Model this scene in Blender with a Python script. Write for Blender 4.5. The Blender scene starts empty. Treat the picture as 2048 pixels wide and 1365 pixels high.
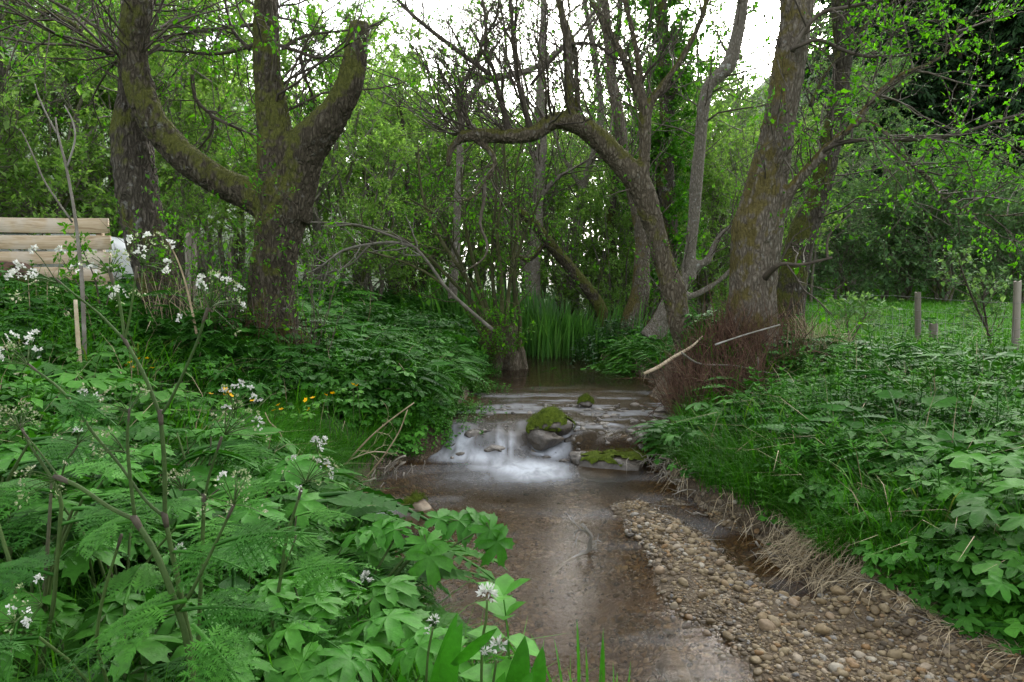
import bpy, math, random
import numpy as np
from mathutils import Vector

# ------------------------------------------------------------------ scene, camera, light
SC = bpy.context.scene
COL = SC.collection
F = 1365.0                       # focal length in pixels of the 2048 wide photograph
CZ = 1.6                         # eye height above the lower pool
TH = math.atan((682.5 - 560) / F)
cd = bpy.data.cameras.new("Camera"); cam = bpy.data.objects.new("Camera", cd)
COL.objects.link(cam); SC.camera = cam
cd.sensor_width = 36; cd.lens = 24; cd.clip_start = 0.05; cd.clip_end = 500
cam.location = (0, 0, CZ); cam.rotation_euler = (math.pi / 2 - TH, 0, 0)
SUN_EL = math.radians(24); SUN_AZ = math.radians(21)      # azimuth measured from +Y towards +X
w = bpy.data.worlds.new("World"); SC.world = w; w.use_nodes = True
nt = w.node_tree; nt.nodes.clear()
sky = nt.nodes.new('ShaderNodeTexSky'); sky.sky_type = 'NISHITA'; sky.sun_disc = False
sky.sun_elevation = SUN_EL; sky.sun_rotation = SUN_AZ; sky.dust_density = 4.0; sky.air_density = 1.0
hs = nt.nodes.new('ShaderNodeHueSaturation'); hs.inputs['Saturation'].default_value = 0.22
bg = nt.nodes.new('ShaderNodeBackground'); bg.inputs['Strength'].default_value = 0.15
wo = nt.nodes.new('ShaderNodeOutputWorld')
nt.links.new(sky.outputs[0], hs.inputs['Color']); nt.links.new(hs.outputs[0], bg.inputs['Color'])
nt.links.new(bg.outputs[0], wo.inputs['Surface'])
sl = bpy.data.lights.new("Sun", 'SUN'); sl.energy = 0.75; sl.angle = math.radians(75); sl.color = (1, .96, .9)
so = bpy.data.objects.new("Sun", sl); COL.objects.link(so)
sd = Vector((math.sin(SUN_AZ) * math.cos(SUN_EL), math.cos(SUN_AZ) * math.cos(SUN_EL), math.sin(SUN_EL)))
so.rotation_euler = sd.to_track_quat('Z', 'Y').to_euler()
SC.view_settings.view_transform = 'Standard'; SC.view_settings.look = 'None'
SC.view_settings.exposure = 2.32; SC.view_settings.gamma = 1.0
SC.render.engine = 'CYCLES'
SC.cycles.max_bounces = 12; SC.cycles.transparent_max_bounces = 12
SC.cycles.diffuse_bounces = 7; SC.cycles.transmission_bounces = 7; SC.cycles.glossy_bounces = 2

# ------------------------------------------------------------------ maths helpers
RG = np.random.default_rng(7)
def hsh(ix, iy, iz, s):
    n = (ix * 374761393 + iy * 668265263 + iz * 2147483647 + s * 974711) & 0xffffffff
    n = ((n ^ (n >> 13)) * 1274126177) & 0xffffffff
    n = n ^ (n >> 16)
    return (n & 0xffff) / 65535.0
def vn(x, y, z=0.0, s=0):
    x, y, z = np.broadcast_arrays(np.asarray(x, float), np.asarray(y, float), np.asarray(z, float))
    xi, yi, zi = np.floor(x).astype(np.int64), np.floor(y).astype(np.int64), np.floor(z).astype(np.int64)
    u, v, t = x - xi, y - yi, z - zi
    u, v, t = u*u*(3-2*u), v*v*(3-2*v), t*t*(3-2*t)
    r = 0
    for a in (0, 1):
        for b in (0, 1):
            for c in (0, 1):
                r = r + hsh(xi+a, yi+b, zi+c, s) * (u if a else 1-u) * (v if b else 1-v) * (t if c else 1-t)
    return r
def fbm(x, y, z=0.0, o=3, s=0):
    r = 0; a = .5; t = 0
    for k in range(o):
        r = r + a * vn(x*2**k + 11.3*k, np.asarray(y)*2**k - 7.1*k, np.asarray(z)*2**k, s+k); t += a; a *= .5
    return r / t
def sm(a, b, x):
    t = np.clip((np.asarray(x, float) - a) / (b - a), 0, 1); return t*t*(3-2*t)
def P(px, py, d):
    a = (px - 1024) / F; b = (py - 682.5) / F
    v = np.array([a, math.cos(TH) - b*math.sin(TH), -math.sin(TH) - b*math.cos(TH)])
    v *= d / v[1]; v[2] += CZ; return v
def pxof(x, y, z):
    f = y*math.cos(TH) - (z-CZ)*math.sin(TH); u = y*math.sin(TH) + (z-CZ)*math.cos(TH)
    f = np.maximum(f, 1e-3)
    return 1024 + F*x/f, 682.5 - F*u/f
def nrm(v):
    v = np.asarray(v, float); return v / np.maximum(np.linalg.norm(v, axis=-1, keepdims=True), 1e-9)

# ------------------------------------------------------------------ terrain
LY = [-4, 0, 1, 1.6, 2.2, 2.7, 3.3, 3.9, 4.75, 5.4, 6, 6.5, 7.07, 8.2, 9.5, 10.9, 12, 12.9, 13.6, 15, 18, 22, 60]
LX = [2.2, 1.5, 1.1, .6, .0, -.4, -.72, -.95, -1.2, -1.08, -.85, -.72, -.66, -.55, -.48, -.30, -.1, .15, 1.35, 1.55, 2, 3, 9]
RY = [-4, 0, 2, 2.8, 3.58, 4.37, 5.08, 5.75, 6.2, 7.1, 8, 9.1, 10.5, 11.6, 12.5, 13.5, 15, 18, 22, 60]
RX = [3.2, 2.6, 2.15, 1.92, 1.64, 1.46, 1.32, 1.22, 1.50, 1.82, 1.98, 2.05, 1.78, 1.5, 1.62, 1.95, 2.25, 2.8, 3.8, 10]
def fallshape(x, y):
    y0 = 6.15 + .12*np.sin(x*5) + np.where(x > .25, -(x-.25)*.35, 0)
    return sm(y0-.22, y0+.42, y)
def W(x, y):                                   # water level
    x = np.asarray(x, float); y = np.asarray(y, float)
    lum = fbm(x*4.5, y*4.0, s=5, o=2) - .5
    s = fallshape(x, y)
    return .2*s + .09*lum*np.exp(-((y-6.35)/.42)**2) + .02*(fbm(x*3, y*2, s=9)-.5)*sm(6.2, 6.8, y)*(1-sm(8, 9.5, y))
def sides(x, y):
    n = (fbm(np.asarray(y)*1.7, np.asarray(x)*0.9, s=21) - .5) * .28
    return np.interp(y, LY, LX) - x + n, x - np.interp(y, RY, RX) + n
def bar(x, y):
    ax, ay, bx, by = .88, 4.65, 1.42, 2.5
    t = np.clip(((x-ax)*(bx-ax) + (y-ay)*(by-ay)) / ((bx-ax)**2 + (by-ay)**2), 0, 1)
    d = np.hypot(x-ax-t*(bx-ax), y-ay-t*(by-ay))
    d = d + .30*(fbm(x*2.5, y*2.5, s=31)-.5) + .10*(fbm(x*7, y*7, s=32)-.5)
    q = sides(x, y)[1]; wd = np.interp(t, [0, .35, 1], [.5, .82, 1.2])
    return (1 - sm(.12, 1., d/wd*.95))*(1 - .85*np.exp(-((q+.16)/.15)**2)*sm(3.1, 3.4, y)*(1-sm(4.5, 4.9, y)))
def H(x, y):
    x = np.asarray(x, float); y = np.asarray(y, float)
    sL, sR = sides(x, y)
    wl = .2*sm(5.9, 6.5, y)
    left = np.interp(sL, [0, .1, .35, .9, 1.7, 3, 5, 8, 13, 22, 60], [-.05, .12, .3, .52, .74, 1.0, 1.28, 1.6, 2.9, 6.0, 18])
    left = np.where(y < 4.2, left*(.62 + .38*sm(1.5, 4.2, y)), left)
    left = left*(1-.35*sm(12, 17, y)*(1-sm(6, 14, sL)))
    right = np.interp(sR, [0, .06, .25, .7, 1.5, 4, 60], [-.05, .12, .22, .34, .42, .46, .46])
    right = right*(1 - .5*np.exp(-((y-6.35)/.75)**2)*(1-sm(.5, 1.6, sR)))
    inside = np.minimum(-sL, -sR)
    bed = -.02 - .17*sm(0, .4, inside)
    bed = bed + .228*bar(x, y)*(1-sm(5.3, 5.6, y))
    bed = bed + .03*(fbm(x*5, y*5, s=3)-.5)
    z = np.where(sL > 0, left + wl*(1-.6*sm(.2, 1.5, sL)), np.where(sR > 0, right + wl*(1-.85*sm(.2, 1.2, sR)), bed + wl))
    r = np.hypot((x-2.65)/.95, (y-8.15)/.85)
    z = z + .42*np.exp(-r**4)
    r = np.hypot((x-1.9)/.6, (y-8.6)/.5)
    z = z + .2*np.exp(-r**2)*(sR > -.1)
    r = np.hypot((x+3.0)/1.6, (y-7.2)/.8)
    z = z + .12*np.exp(-r**2)
    z = z + .06*(fbm(x*.9, y*.9, s=40)-.5)*sm(0.2, 1, np.maximum(sL, sR)) + .02*(fbm(x*6, y*6, s=44)-.5)
    z = z + sm(33, 80, y)*sm(-4, 22, x-0.25*(y-33))*26           # wooded slope beyond the meadow
    z = z + sm(30, 90, y)*sm(10, 40, -x)*14
    return z

# ------------------------------------------------------------------ mesh building
class MB:
    def __init__(s): s.V = []; s.Q = []; s.T = []; s.R = []; s.n = 0
    def add(s, V, Q=None, T=None, rnd=0.5):
        V = np.asarray(V, float).reshape(-1, 3); k = len(V)
        if Q is not None and len(Q): s.Q.append(np.asarray(Q, np.int64).reshape(-1, 4) + s.n)
        if T is not None and len(T): s.T.append(np.asarray(T, np.int64).reshape(-1, 3) + s.n)
        s.R.append(np.broadcast_to(np.asarray(rnd, float), (k,)).copy()); s.V.append(V); s.n += k
    def mesh(s, name, smooth=False):
        me = bpy.data.meshes.new(name)
        V = np.concatenate(s.V) if s.V else np.zeros((0, 3))
        Q = np.concatenate(s.Q) if s.Q else np.zeros((0, 4), int)
        T = np.concatenate(s.T) if s.T else np.zeros((0, 3), int)
        me.vertices.add(len(V)); me.vertices.foreach_set('co', V.astype(np.float32).ravel())
        idx = np.concatenate([Q.ravel(), T.ravel()]); nl = len(idx)
        me.loops.add(nl); me.loops.foreach_set('vertex_index', idx.astype(np.int32))
        me.polygons.add(len(Q) + len(T))
        st = np.concatenate([np.arange(len(Q))*4, len(Q)*4 + np.arange(len(T))*3])
        me.polygons.foreach_set('loop_start', st.astype(np.int32))
        me.update(calc_edges=True)
        if smooth: me.polygons.foreach_set('use_smooth', np.ones(len(Q)+len(T), bool))
        at = me.attributes.new('rnd', 'FLOAT', 'POINT')
        at.data.foreach_set('value', np.concatenate(s.R).astype(np.float32) if s.R else np.zeros(0, np.float32))
        return me
    def build(s, name, mat, parent=None, smooth=False):
        return link(name, s.mesh(name, smooth), mat, parent)
def link(name, me, mat, parent=None):
    o = bpy.data.objects.new(name, me); COL.objects.link(o)
    if mat: me.materials.append(mat)
    if parent: o.parent = parent
    return o
def tag(o, label=None, cat=None, group=None, kind=None):
    if label: o['label'] = label
    if cat: o['category'] = cat
    if group: o['group'] = group
    if kind: o['kind'] = kind
    return o
def thing(name, label, cat, loc=(0, 0, 0), group=None):
    o = bpy.data.objects.new(name, None); COL.objects.link(o); o.location = tuple(float(c) for c in loc); o.empty_display_size = .1
    return tag(o, label, cat, group)
def keep(o, root):                                    # child built in world space under a root that stands at its base
    o.parent = root; o.location = -Vector(root.location); return o
def copy_tree(root, loc, rz=0, sc=1, label=None, group=None):
    r = root.copy(); COL.objects.link(r); r.location = tuple(float(c) for c in loc); r.rotation_euler = (0, 0, rz)
    r.scale = (sc,)*3 if np.isscalar(sc) else sc
    if label: r['label'] = label
    if group: r['group'] = group
    for ch in list(root.children):
        c = ch.copy(); COL.objects.link(c); c.parent = r
        for g in ch.children:
            q = g.copy(); COL.objects.link(q); q.parent = c
    return r

def resample(pts, K):
    pts = np.asarray(pts, float); n = len(pts)
    if n == 2: t = np.linspace(0, 1, K)[:, None]; return pts[0]*(1-t) + pts[1]*t
    e = np.vstack([2*pts[0]-pts[1], pts, 2*pts[-1]-pts[-2]])
    u = np.linspace(0, n-1, K); i = np.minimum(u.astype(int), n-2); t = (u-i)[:, None]
    a, b, c, d = e[i], e[i+1], e[i+2], e[i+3]
    return .5*(2*b + (c-a)*t + (2*a-5*b+4*c-d)*t*t + (3*b-a-3*c+d)*t**3)
class Tubes:
    def __init__(s): s.g = {}
    def add(s, pts, rad, K=6, sides=4, rnd=None):
        p = resample(pts, K)
        r = np.interp(np.linspace(0, 1, K), np.linspace(0, 1, len(np.atleast_1d(rad))), np.atleast_1d(rad))
        s.g.setdefault((K, sides), []).append((p, r, RG.random() if rnd is None else rnd))
    def into(s, mb, cap=True):
        for (K, sd_), L in s.g.items():
            Pp = np.array([a[0] for a in L]); Rr = np.array([a[1] for a in L]); N = len(L)
            rn = np.array([a[2] for a in L])
            T = nrm(np.gradient(Pp, axis=1))
            mt = nrm(T.mean(axis=1)); ref = np.where(np.abs(mt[:, 2:3]) > .8, np.array([[1., .1, 0]]), np.array([[0, .1, 1.]]))
            U = nrm(np.cross(T, ref[:, None, :])); Vv = np.cross(T, U)
            a = np.arange(sd_)/sd_*2*np.pi
            ring = Pp[:, :, None, :] + Rr[:, :, None, None]*(U[:, :, None, :]*np.cos(a)[None, None, :, None] + Vv[:, :, None, :]*np.sin(a)[None, None, :, None])
            V = ring.reshape(-1, 3)
            base = (np.arange(N)*K*sd_)[:, None, None]; k = (np.arange(K-1)*sd_)[None, :, None]; j = np.arange(sd_)[None, None, :]
            j2 = (j+1) % sd_
            Q = np.stack(np.broadcast_arrays(base+k+j, base+k+j2, base+k+sd_+j2, base+k+sd_+j), -1).reshape(-1, 4)
            o = mb.n
            mb.add(V, Q, rnd=np.repeat(rn, K*sd_))
            if cap:
                if sd_ == 4:
                    b = np.arange(N)*K*4
                    mb.Q.append(np.concatenate([np.stack([b+3, b+2, b+1, b], -1), np.stack([b+(K-1)*4+i for i in range(4)], -1)]) + o)
                elif sd_ == 3:
                    b = np.arange(N)*K*3 + (K-1)*3; mb.T.append(np.stack([b, b+1, b+2], -1) + o)
                else:
                    for e in (0, K-1):
                        b = np.arange(N)*K*sd_ + e*sd_
                        for i in range(1, sd_-1): mb.T.append(np.stack([b, b+i, b+i+1] if e else [b, b+i+1, b+i], -1) + o)
def frames(d, up):
    Y = nrm(d); X = nrm(np.cross(Y, up)); Z = np.cross(X, Y)
    return np.stack([X, Y, Z], axis=-1)            # columns
def inst(mb, tpl, pos, M, rnd):                     # M (N,3,3) including scale
    V, Q, T = tpl[:3]; N = len(pos)
    if N == 0: return
    out = np.einsum('nij,vj->nvi', M, V) + pos[:, None, :]
    n = len(V); off = (np.arange(N)*n)[:, None, None]
    rr = np.repeat(rnd, n)
    if len(tpl) > 3: rr = np.clip(rr + np.tile((tpl[3]-.5)*.75, N), 0, 1)
    mb.add(out.reshape(-1, 3), (Q[None]+off).reshape(-1, 4) if len(Q) else None, (T[None]+off).reshape(-1, 3) if len(T) else None, rr)
E3 = np.zeros((0, 3), int); E4 = np.zeros((0, 4), int)
LEAF = (np.array([[0, 0, 0], [-.27, .42, .07], [.27, .42, .07], [0, 1, -.06], [0, .45, 0]]), np.array([[0, 4, 3, 1], [0, 2, 3, 4]]), E3)
JAG = (np.array([[0, 0, 0], [0, .25, 0], [0, .5, -.01], [0, .75, -.03], [0, 1, -.07], [-.33, .40, .05], [.33, .40, .05], [-.27, .66, .03], [.27, .66, .03], [-.17, .86, .0], [.17, .86, .0], [-.07, .97, -.04], [.07, .97, -.04]]), E4,
       np.array([[0, 1, 5], [1, 2, 7], [2, 3, 9], [3, 4, 11], [0, 6, 1], [1, 8, 2], [2, 10, 3], [3, 12, 4]]))
OVAL = (np.array([[0, 0, 0], [-.30, .3, .06], [-.27, .65, .03], [0, 1, -.10], [.27, .65, .03], [.30, .3, .06], [0, .33, 0], [0, .67, -.02]]),
        np.array([[0, 6, 7, 1], [1, 7, 3, 2], [0, 5, 7, 6], [5, 4, 3, 7]]), E3)
def blades(mb, pos, h, lean, az, wid, rnd, K=4, tip=.05, sag=0.):
    N = len(pos); t = np.linspace(0, 1, K)[None, :]
    d = np.stack([np.cos(az), np.sin(az), 0*az], -1); sd_ = np.stack([-np.sin(az), np.cos(az), 0*az], -1)
    up = t*(1 - .45*lean[:, None]*t**2) - sag*t**3
    c = pos[:, None, :] + d[:, None, :]*(h*lean)[:, None, None]*(t**1.8)[..., None] + np.array([0, 0, 1.])*(h[:, None]*up)[..., None]
    ww = wid[:, None]*np.where(t < .35, .7 + t, 1.05*(1-(t-.35)/.65)**.7) + tip*wid[:, None]
    a = c - sd_[:, None, :]*ww[..., None]*.5; b = c + sd_[:, None, :]*ww[..., None]*.5
    V = np.stack([a, b], 2).reshape(-1, 3)
    i = (np.arange(N)*2*K)[:, None] + (np.arange(K-1)*2)[None, :]
    Q = np.stack([i, i+1, i+3, i+2], -1).reshape(-1, 4)
    mb.add(V, Q, rnd=np.repeat(rnd, 2*K))
class Tpl:                                           # collects a template
    def __init__(s): s.m = MB()
    def done(s):
        m = s.m
        return (np.concatenate(m.V), np.concatenate(m.Q) if m.Q else E4, np.concatenate(m.T) if m.T else E3, np.concatenate(m.R))

# ------------------------------------------------------------------ materials
def newmat(name):
    m = bpy.data.materials.new(name); m.use_nodes = True; n = m.node_tree; n.nodes.clear()
    return m, n, (lambda t, **k: mk(n, t, **k))
def mk(n, t, **k):
    x = n.nodes.new(t)
    for a, b in k.items():
        if hasattr(x, a): setattr(x, a, b)
    return x
def ramp(n, stops, fac):
    r = n.nodes.new('ShaderNodeValToRGB'); e = r.color_ramp.elements
    while len(e) < len(stops): e.new(.5)
    for i, (p, c) in enumerate(stops): e[i].position = p; e[i].color = (*c, 1)
    n.links.new(fac, r.inputs[0]); return r.outputs[0]
def noise(n, vec, scale, detail=4, rough=.55, dist=0):
    x = n.nodes.new('ShaderNodeTexNoise'); x.inputs['Scale'].default_value = scale; x.inputs['Detail'].default_value = detail
    x.inputs['Roughness'].default_value = rough; x.inputs['Distortion'].default_value = dist
    if vec is not None: n.links.new(vec, x.inputs['Vector'])
    return x.outputs['Fac']
def attr(n, name='rnd'):
    a = n.nodes.new('ShaderNodeAttribute'); a.attribute_name = name; return a.outputs['Fac']
def math_(n, op, a, b=None, clamp=False):
    x = n.nodes.new('ShaderNodeMath'); x.operation = op; x.use_clamp = clamp
    for i, v in enumerate((a, b)):
        if v is None: continue
        if isinstance(v, (int, float)): x.inputs[i].default_value = v
        else: n.links.new(v, x.inputs[i])
    return x.outputs[0]
def mixc(n, f, a, b):
    x = n.nodes.new('ShaderNodeMix'); x.data_type = 'RGBA'
    if isinstance(f, (int, float)): x.inputs[0].default_value = f
    else: n.links.new(f, x.inputs[0])
    for i, v in ((6, a), (7, b)):
        if isinstance(v, tuple): x.inputs[i].default_value = (*v, 1)
        else: n.links.new(v, x.inputs[i])
    return x.outputs[2]
def mapr(n, v, a, b, c=0., d=1.):
    x = n.nodes.new('ShaderNodeMapRange'); x.inputs[1].default_value = a; x.inputs[2].default_value = b
    x.inputs[3].default_value = c; x.inputs[4].default_value = d; n.links.new(v, x.inputs[0]); return x.outputs[0]
def leafmat(name, stops, trans=.35, rough=.6, spec=.22, tcol=(1.25, 1.3, .6)):
    m, n, N = newmat(name); L = n.links
    c = ramp(n, stops, attr(n))
    geo = N('ShaderNodeNewGeometry'); f = noise(n, geo.outputs['Position'], 2.2, 3)
    hsv = N('ShaderNodeHueSaturation'); L.new(c, hsv.inputs['Color']); f2 = noise(n, geo.outputs['Position'], 55, 3, .6); L.new(math_(n, 'MULTIPLY', mapr(n, f, .3, .7, .72, 1.28), mapr(n, f2, .3, .7, .8, 1.2)), hsv.inputs['Value'])
    b = N('ShaderNodeBsdfPrincipled'); bq = N('ShaderNodeBump'); bq.inputs['Strength'].default_value = .35; bq.inputs['Distance'].default_value = .006; L.new(f2, bq.inputs['Height']); L.new(bq.outputs[0], b.inputs['Normal']); L.new(hsv.outputs[0], b.inputs['Base Color']); b.inputs['Roughness'].default_value = rough
    b.inputs['Specular IOR Level'].default_value = spec
    t = N('ShaderNodeBsdfTranslucent')
    tc = N('ShaderNodeMix', data_type='RGBA', blend_type='MULTIPLY'); tc.inputs[0].default_value = 1
    L.new(hsv.outputs[0], tc.inputs[6]); tc.inputs[7].default_value = (*tcol, 1); L.new(tc.outputs[2], t.inputs['Color'])
    mx = N('ShaderNodeMixShader'); mx.inputs[0].default_value = trans
    L.new(b.outputs[0], mx.inputs[1]); L.new(t.outputs[0], mx.inputs[2])
    o = N('ShaderNodeOutputMaterial'); L.new(mx.outputs[0], o.inputs['Surface']); return m
def simple(name, stops, rough=.7, scale=20, spec=.3, bump=.3, stretch=(1, 1, 1), bscale=None, bdist=.01):
    m, n, N = newmat(name); L = n.links
    tc = N('ShaderNodeTexCoord'); mp = N('ShaderNodeMapping'); mp.inputs['Scale'].default_value = stretch
    L.new(tc.outputs['Object'], mp.inputs[0])
    f = noise(n, mp.outputs[0], scale, 6, .6)
    f2 = math_(n, 'ADD', f, math_(n, 'MULTIPLY', math_(n, 'SUBTRACT', attr(n), .5), .35))
    b = N('ShaderNodeBsdfPrincipled'); L.new(ramp(n, stops, f2), b.inputs['Base Color']); b.inputs['Roughness'].default_value = rough
    b.inputs['Specular IOR Level'].default_value = spec
    bp = N('ShaderNodeBump'); bp.inputs['Strength'].default_value = bump; bp.inputs['Distance'].default_value = bdist
    L.new(noise(n, mp.outputs[0], bscale or scale*2, 5, .65), bp.inputs['Height']); L.new(bp.outputs[0], b.inputs['Normal'])
    o = N('ShaderNodeOutputMaterial'); L.new(b.outputs[0], o.inputs['Surface']); return m
def barkmat(name, c1, c2, c3, moss=.5, mossc=((.045, .05, .012), (.10, .105, .02)), scale=1., lichen=.3):
    m, n, N = newmat(name); L = n.links
    tc = N('ShaderNodeTexCoord'); mp = N('ShaderNodeMapping'); mp.inputs['Scale'].default_value = (scale, scale, scale*.36)
    L.new(tc.outputs['Object'], mp.inputs[0])
    w1 = noise(n, tc.outputs['Object'], 3*scale, 3, .5)
    vo = N('ShaderNodeTexVoronoi'); vo.feature = 'DISTANCE_TO_EDGE'; vo.inputs['Scale'].default_value = 25
    mv = N('ShaderNodeVectorMath', operation='ADD'); L.new(mp.outputs[0], mv.inputs[0])
    nz = N('ShaderNodeTexNoise'); nz.inputs['Scale'].default_value = 12; nz.inputs['Detail'].default_value = 3; L.new(mp.outputs[0], nz.inputs['Vector'])
    sc = N('ShaderNodeVectorMath', operation='SCALE'); L.new(nz.outputs['Color'], sc.inputs[0]); sc.inputs['Scale'].default_value = .09
    L.new(sc.outputs[0], mv.inputs[1]); L.new(mv.outputs[0], vo.inputs['Vector'])
    crack = mapr(n, vo.outputs['Distance'], 0, .30)
    fine = noise(n, mp.outputs[0], 60, 6, .7)
    hgt = math_(n, 'ADD', crack, math_(n, 'MULTIPLY', fine, .8))
    col = ramp(n, [(.15, c1), (.5, c2), (.85, c3)], math_(n, 'ADD', math_(n, 'MULTIPLY', crack, .24), math_(n, 'MULTIPLY', fine, .72)))
    big = noise(n, tc.outputs['Object'], 1.7, 4, .6)
    li = mapr(n, noise(n, tc.outputs['Object'], 14, 4, .6), .58, .66)
    li = math_(n, 'MULTIPLY', li, mapr(n, big, .45, .6)); li = math_(n, 'MULTIPLY', li, lichen)
    col = mixc(n, li, col, (.42, .43, .40))
    geo = N('ShaderNodeNewGeometry'); sp = N('ShaderNodeSeparateXYZ'); L.new(geo.outputs['Normal'], sp.inputs[0])
    mm = math_(n, 'ADD', math_(n, 'MULTIPLY', sp.outputs[2], .32), math_(n, 'ADD', noise(n, tc.outputs['Object'], 3.2, 6, .65), moss-.5))
    mm = math_(n, 'ADD', mm, math_(n, 'MULTIPLY', sp.outputs[0], -.08))
    mf = mapr(n, mm, .50, .60)
    mcol = ramp(n, [(.3, mossc[0]), (.7, mossc[1])], noise(n, tc.outputs['Object'], 40, 5, .7))
    col = mixc(n, mf, col, mcol)
    b = N('ShaderNodeBsdfPrincipled'); L.new(col, b.inputs['Base Color']); b.inputs['Roughness'].default_value = .85
    b.inputs['Specular IOR Level'].default_value = .2
    bp = N('ShaderNodeBump'); bp.inputs['Strength'].default_value = .9; bp.inputs['Distance'].default_value = .018
    L.new(hgt, bp.inputs['Height']); L.new(bp.outputs[0], b.inputs['Normal'])
    o = N('ShaderNodeOutputMaterial'); L.new(b.outputs[0], o.inputs['Surface']); return m

G_ = {
 'mid': leafmat('herb_green', [(0, (0.01407, 0.0716, 0.003869)), (.5, (0.03326, 0.1432, 0.00677)), (1, (0.07675, 0.2387, 0.01451))], trans=.22),
 'blue': leafmat('herb_bluegreen', [(0, (0.01023, 0.05967, 0.003869)), (.5, (0.02686, 0.1233, 0.007738)), (1, (0.06396, 0.2148, 0.01934))], tcol=(1.1, 1.25, .55), trans=.22),
 'grass': leafmat('grass_green', [(0, (0.02152, 0.1071, 0.00465)), (.5, (0.03997, 0.1759, 0.00744)), (.95, (0.0738, 0.2372, 0.01162)), (1, (0.1845, 0.2066, 0.0558))], rough=.45, trans=.45),
 'meadow': leafmat('meadow_green', [(0, (0.03485, 0.1387, 0.008432)), (.5, (0.05924, 0.2167, 0.0137)), (1, (0.1045, 0.2861, 0.02635))], rough=.5, trans=.4),
 'tree': leafmat('tree_leaf', [(0, (0.0492, 0.153, 0.00868)), (.5, (0.082, 0.2448, 0.0124)), (1, (0.1394, 0.3366, 0.0186))], trans=.55, rough=.45, tcol=(1.107, 1.428, 0.31)),
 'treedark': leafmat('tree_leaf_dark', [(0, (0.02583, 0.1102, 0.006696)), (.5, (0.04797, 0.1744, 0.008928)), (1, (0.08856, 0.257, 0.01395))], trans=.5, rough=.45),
 'pale': leafmat('tree_leaf_pale', [(0, (.07, .15, .055)), (.5, (.11, .215, .08)), (1, (.17, .29, .12))], trans=.45, rough=.6),
 'far': leafmat('far_leaf', [(0, (.09, .19, .03)), (.5, (.155, .30, .06)), (1, (.26, .41, .12))], trans=.55, rough=.6, tcol=(1.35, 1.35, .75)),  # young leaf green, paled further to stand in for distant haze
 'conifer': leafmat('conifer_needle', [(0, (0.00656, 0.02285, 0.005952)), (.5, (0.01181, 0.03917, 0.008928)), (1, (0.02296, 0.06528, 0.01389))], trans=.1, rough=.6, spec=.2),
 'fore': leafmat('broad_leaf_green', [(0, (0.02558, 0.1193, 0.007738)), (.5, (0.04157, 0.175, 0.01354)), (1, (0.07036, 0.2387, 0.02418))], trans=.3, rough=.5, tcol=(0.7036, 0.9945, 0.2418)),
 'iris': leafmat('iris_green', [(0, (.035, .11, .02)), (.5, (.06, .18, .03)), (1, (.11, .26, .055))], trans=.45, rough=.4, spec=.4),
 'stem': leafmat('stem_green', [(0, (0.03375, 0.0675, 0.015)), (.6, (0.05625, 0.0975, 0.0225)), (1, (0.075, 0.06, 0.045))], trans=.1),
 'ivy': leafmat('ivy_green', [(0, (0.0082, 0.0408, 0.0062)), (.5, (0.0164, 0.0714, 0.00868)), (1, (0.0328, 0.1224, 0.0155))], trans=.2, rough=.35, spec=.5),
}
M_white = leafmat('white_petal', [(0, (.42, .44, .36)), (.4, (.56, .57, .52)), (1, (.64, .64, .61))], trans=.3, tcol=(1, 1, 1))
M_bud = leafmat('green_bud', [(0, (.16, .24, .08)), (.6, (.3, .36, .18)), (1, (.5, .45, .36))], trans=.2, tcol=(1, 1, .8))
M_yellow = leafmat('yellow_petal', [(0, (.75, .38, .0)), (1, (.85, .50, .0))], trans=.25, tcol=(1, 1, 1))
M_twig = simple('twig_bark', [(.25, (.035, .028, .02)), (.55, (.075, .06, .042)), (.85, (.16, .14, .11))], scale=14, rough=.75)
M_twigl = simple('pale_twig', [(.25, (.09, .08, .06)), (.55, (.17, .155, .125)), (.85, (.30, .29, .26))], scale=10, rough=.7)
M_twigr = simple('red_brown_twig', [(.25, (.032, .015, .009)), (.55, (.085, .042, .024)), (.85, (.18, .115, .07))], scale=12, rough=.75)
M_dry = simple('dry_stalk', [(.25, (.20, .15, .085)), (.55, (.36, .29, .18)), (.85, (.52, .45, .32))], scale=12, rough=.7)
M_root = simple('weathered_root', [(.25, (.13, .11, .085)), (.55, (.28, .25, .20)), (.85, (.44, .41, .35))], scale=18, rough=.8)
M_mosst = simple('mossy_branch', [(.25, (.03, .028, .014)), (.55, (.06, .065, .02)), (.85, (.14, .13, .07))], scale=9, rough=.85)
B_left = barkmat('bark_mossy', (.014, .011, .007), (.056, .046, .030), (.16, .14, .105), moss=.54)
B_dark = barkmat('bark_dark', (.016, .013, .009), (.058, .049, .036), (.17, .15, .12), moss=.50)
B_right = barkmat('bark_greybrown', (.032, .026, .018), (.13, .108, .080), (.30, .27, .225), moss=.46, mossc=((.07, .055, .018), (.13, .11, .035)))
B_pale = barkmat('bark_pale', (.08, .068, .055), (.20, .175, .14), (.34, .31, .27), moss=.25, lichen=.9, scale=1.3)
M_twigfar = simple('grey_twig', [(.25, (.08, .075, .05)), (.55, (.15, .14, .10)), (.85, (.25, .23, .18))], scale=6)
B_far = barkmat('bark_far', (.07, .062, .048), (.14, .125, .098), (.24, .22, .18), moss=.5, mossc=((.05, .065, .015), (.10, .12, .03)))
B_arch = barkmat('bark_arch', (.024, .019, .012), (.10, .082, .055), (.26, .23, .175), moss=.47, mossc=((.05, .05, .012), (.12, .115, .028)))

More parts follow.
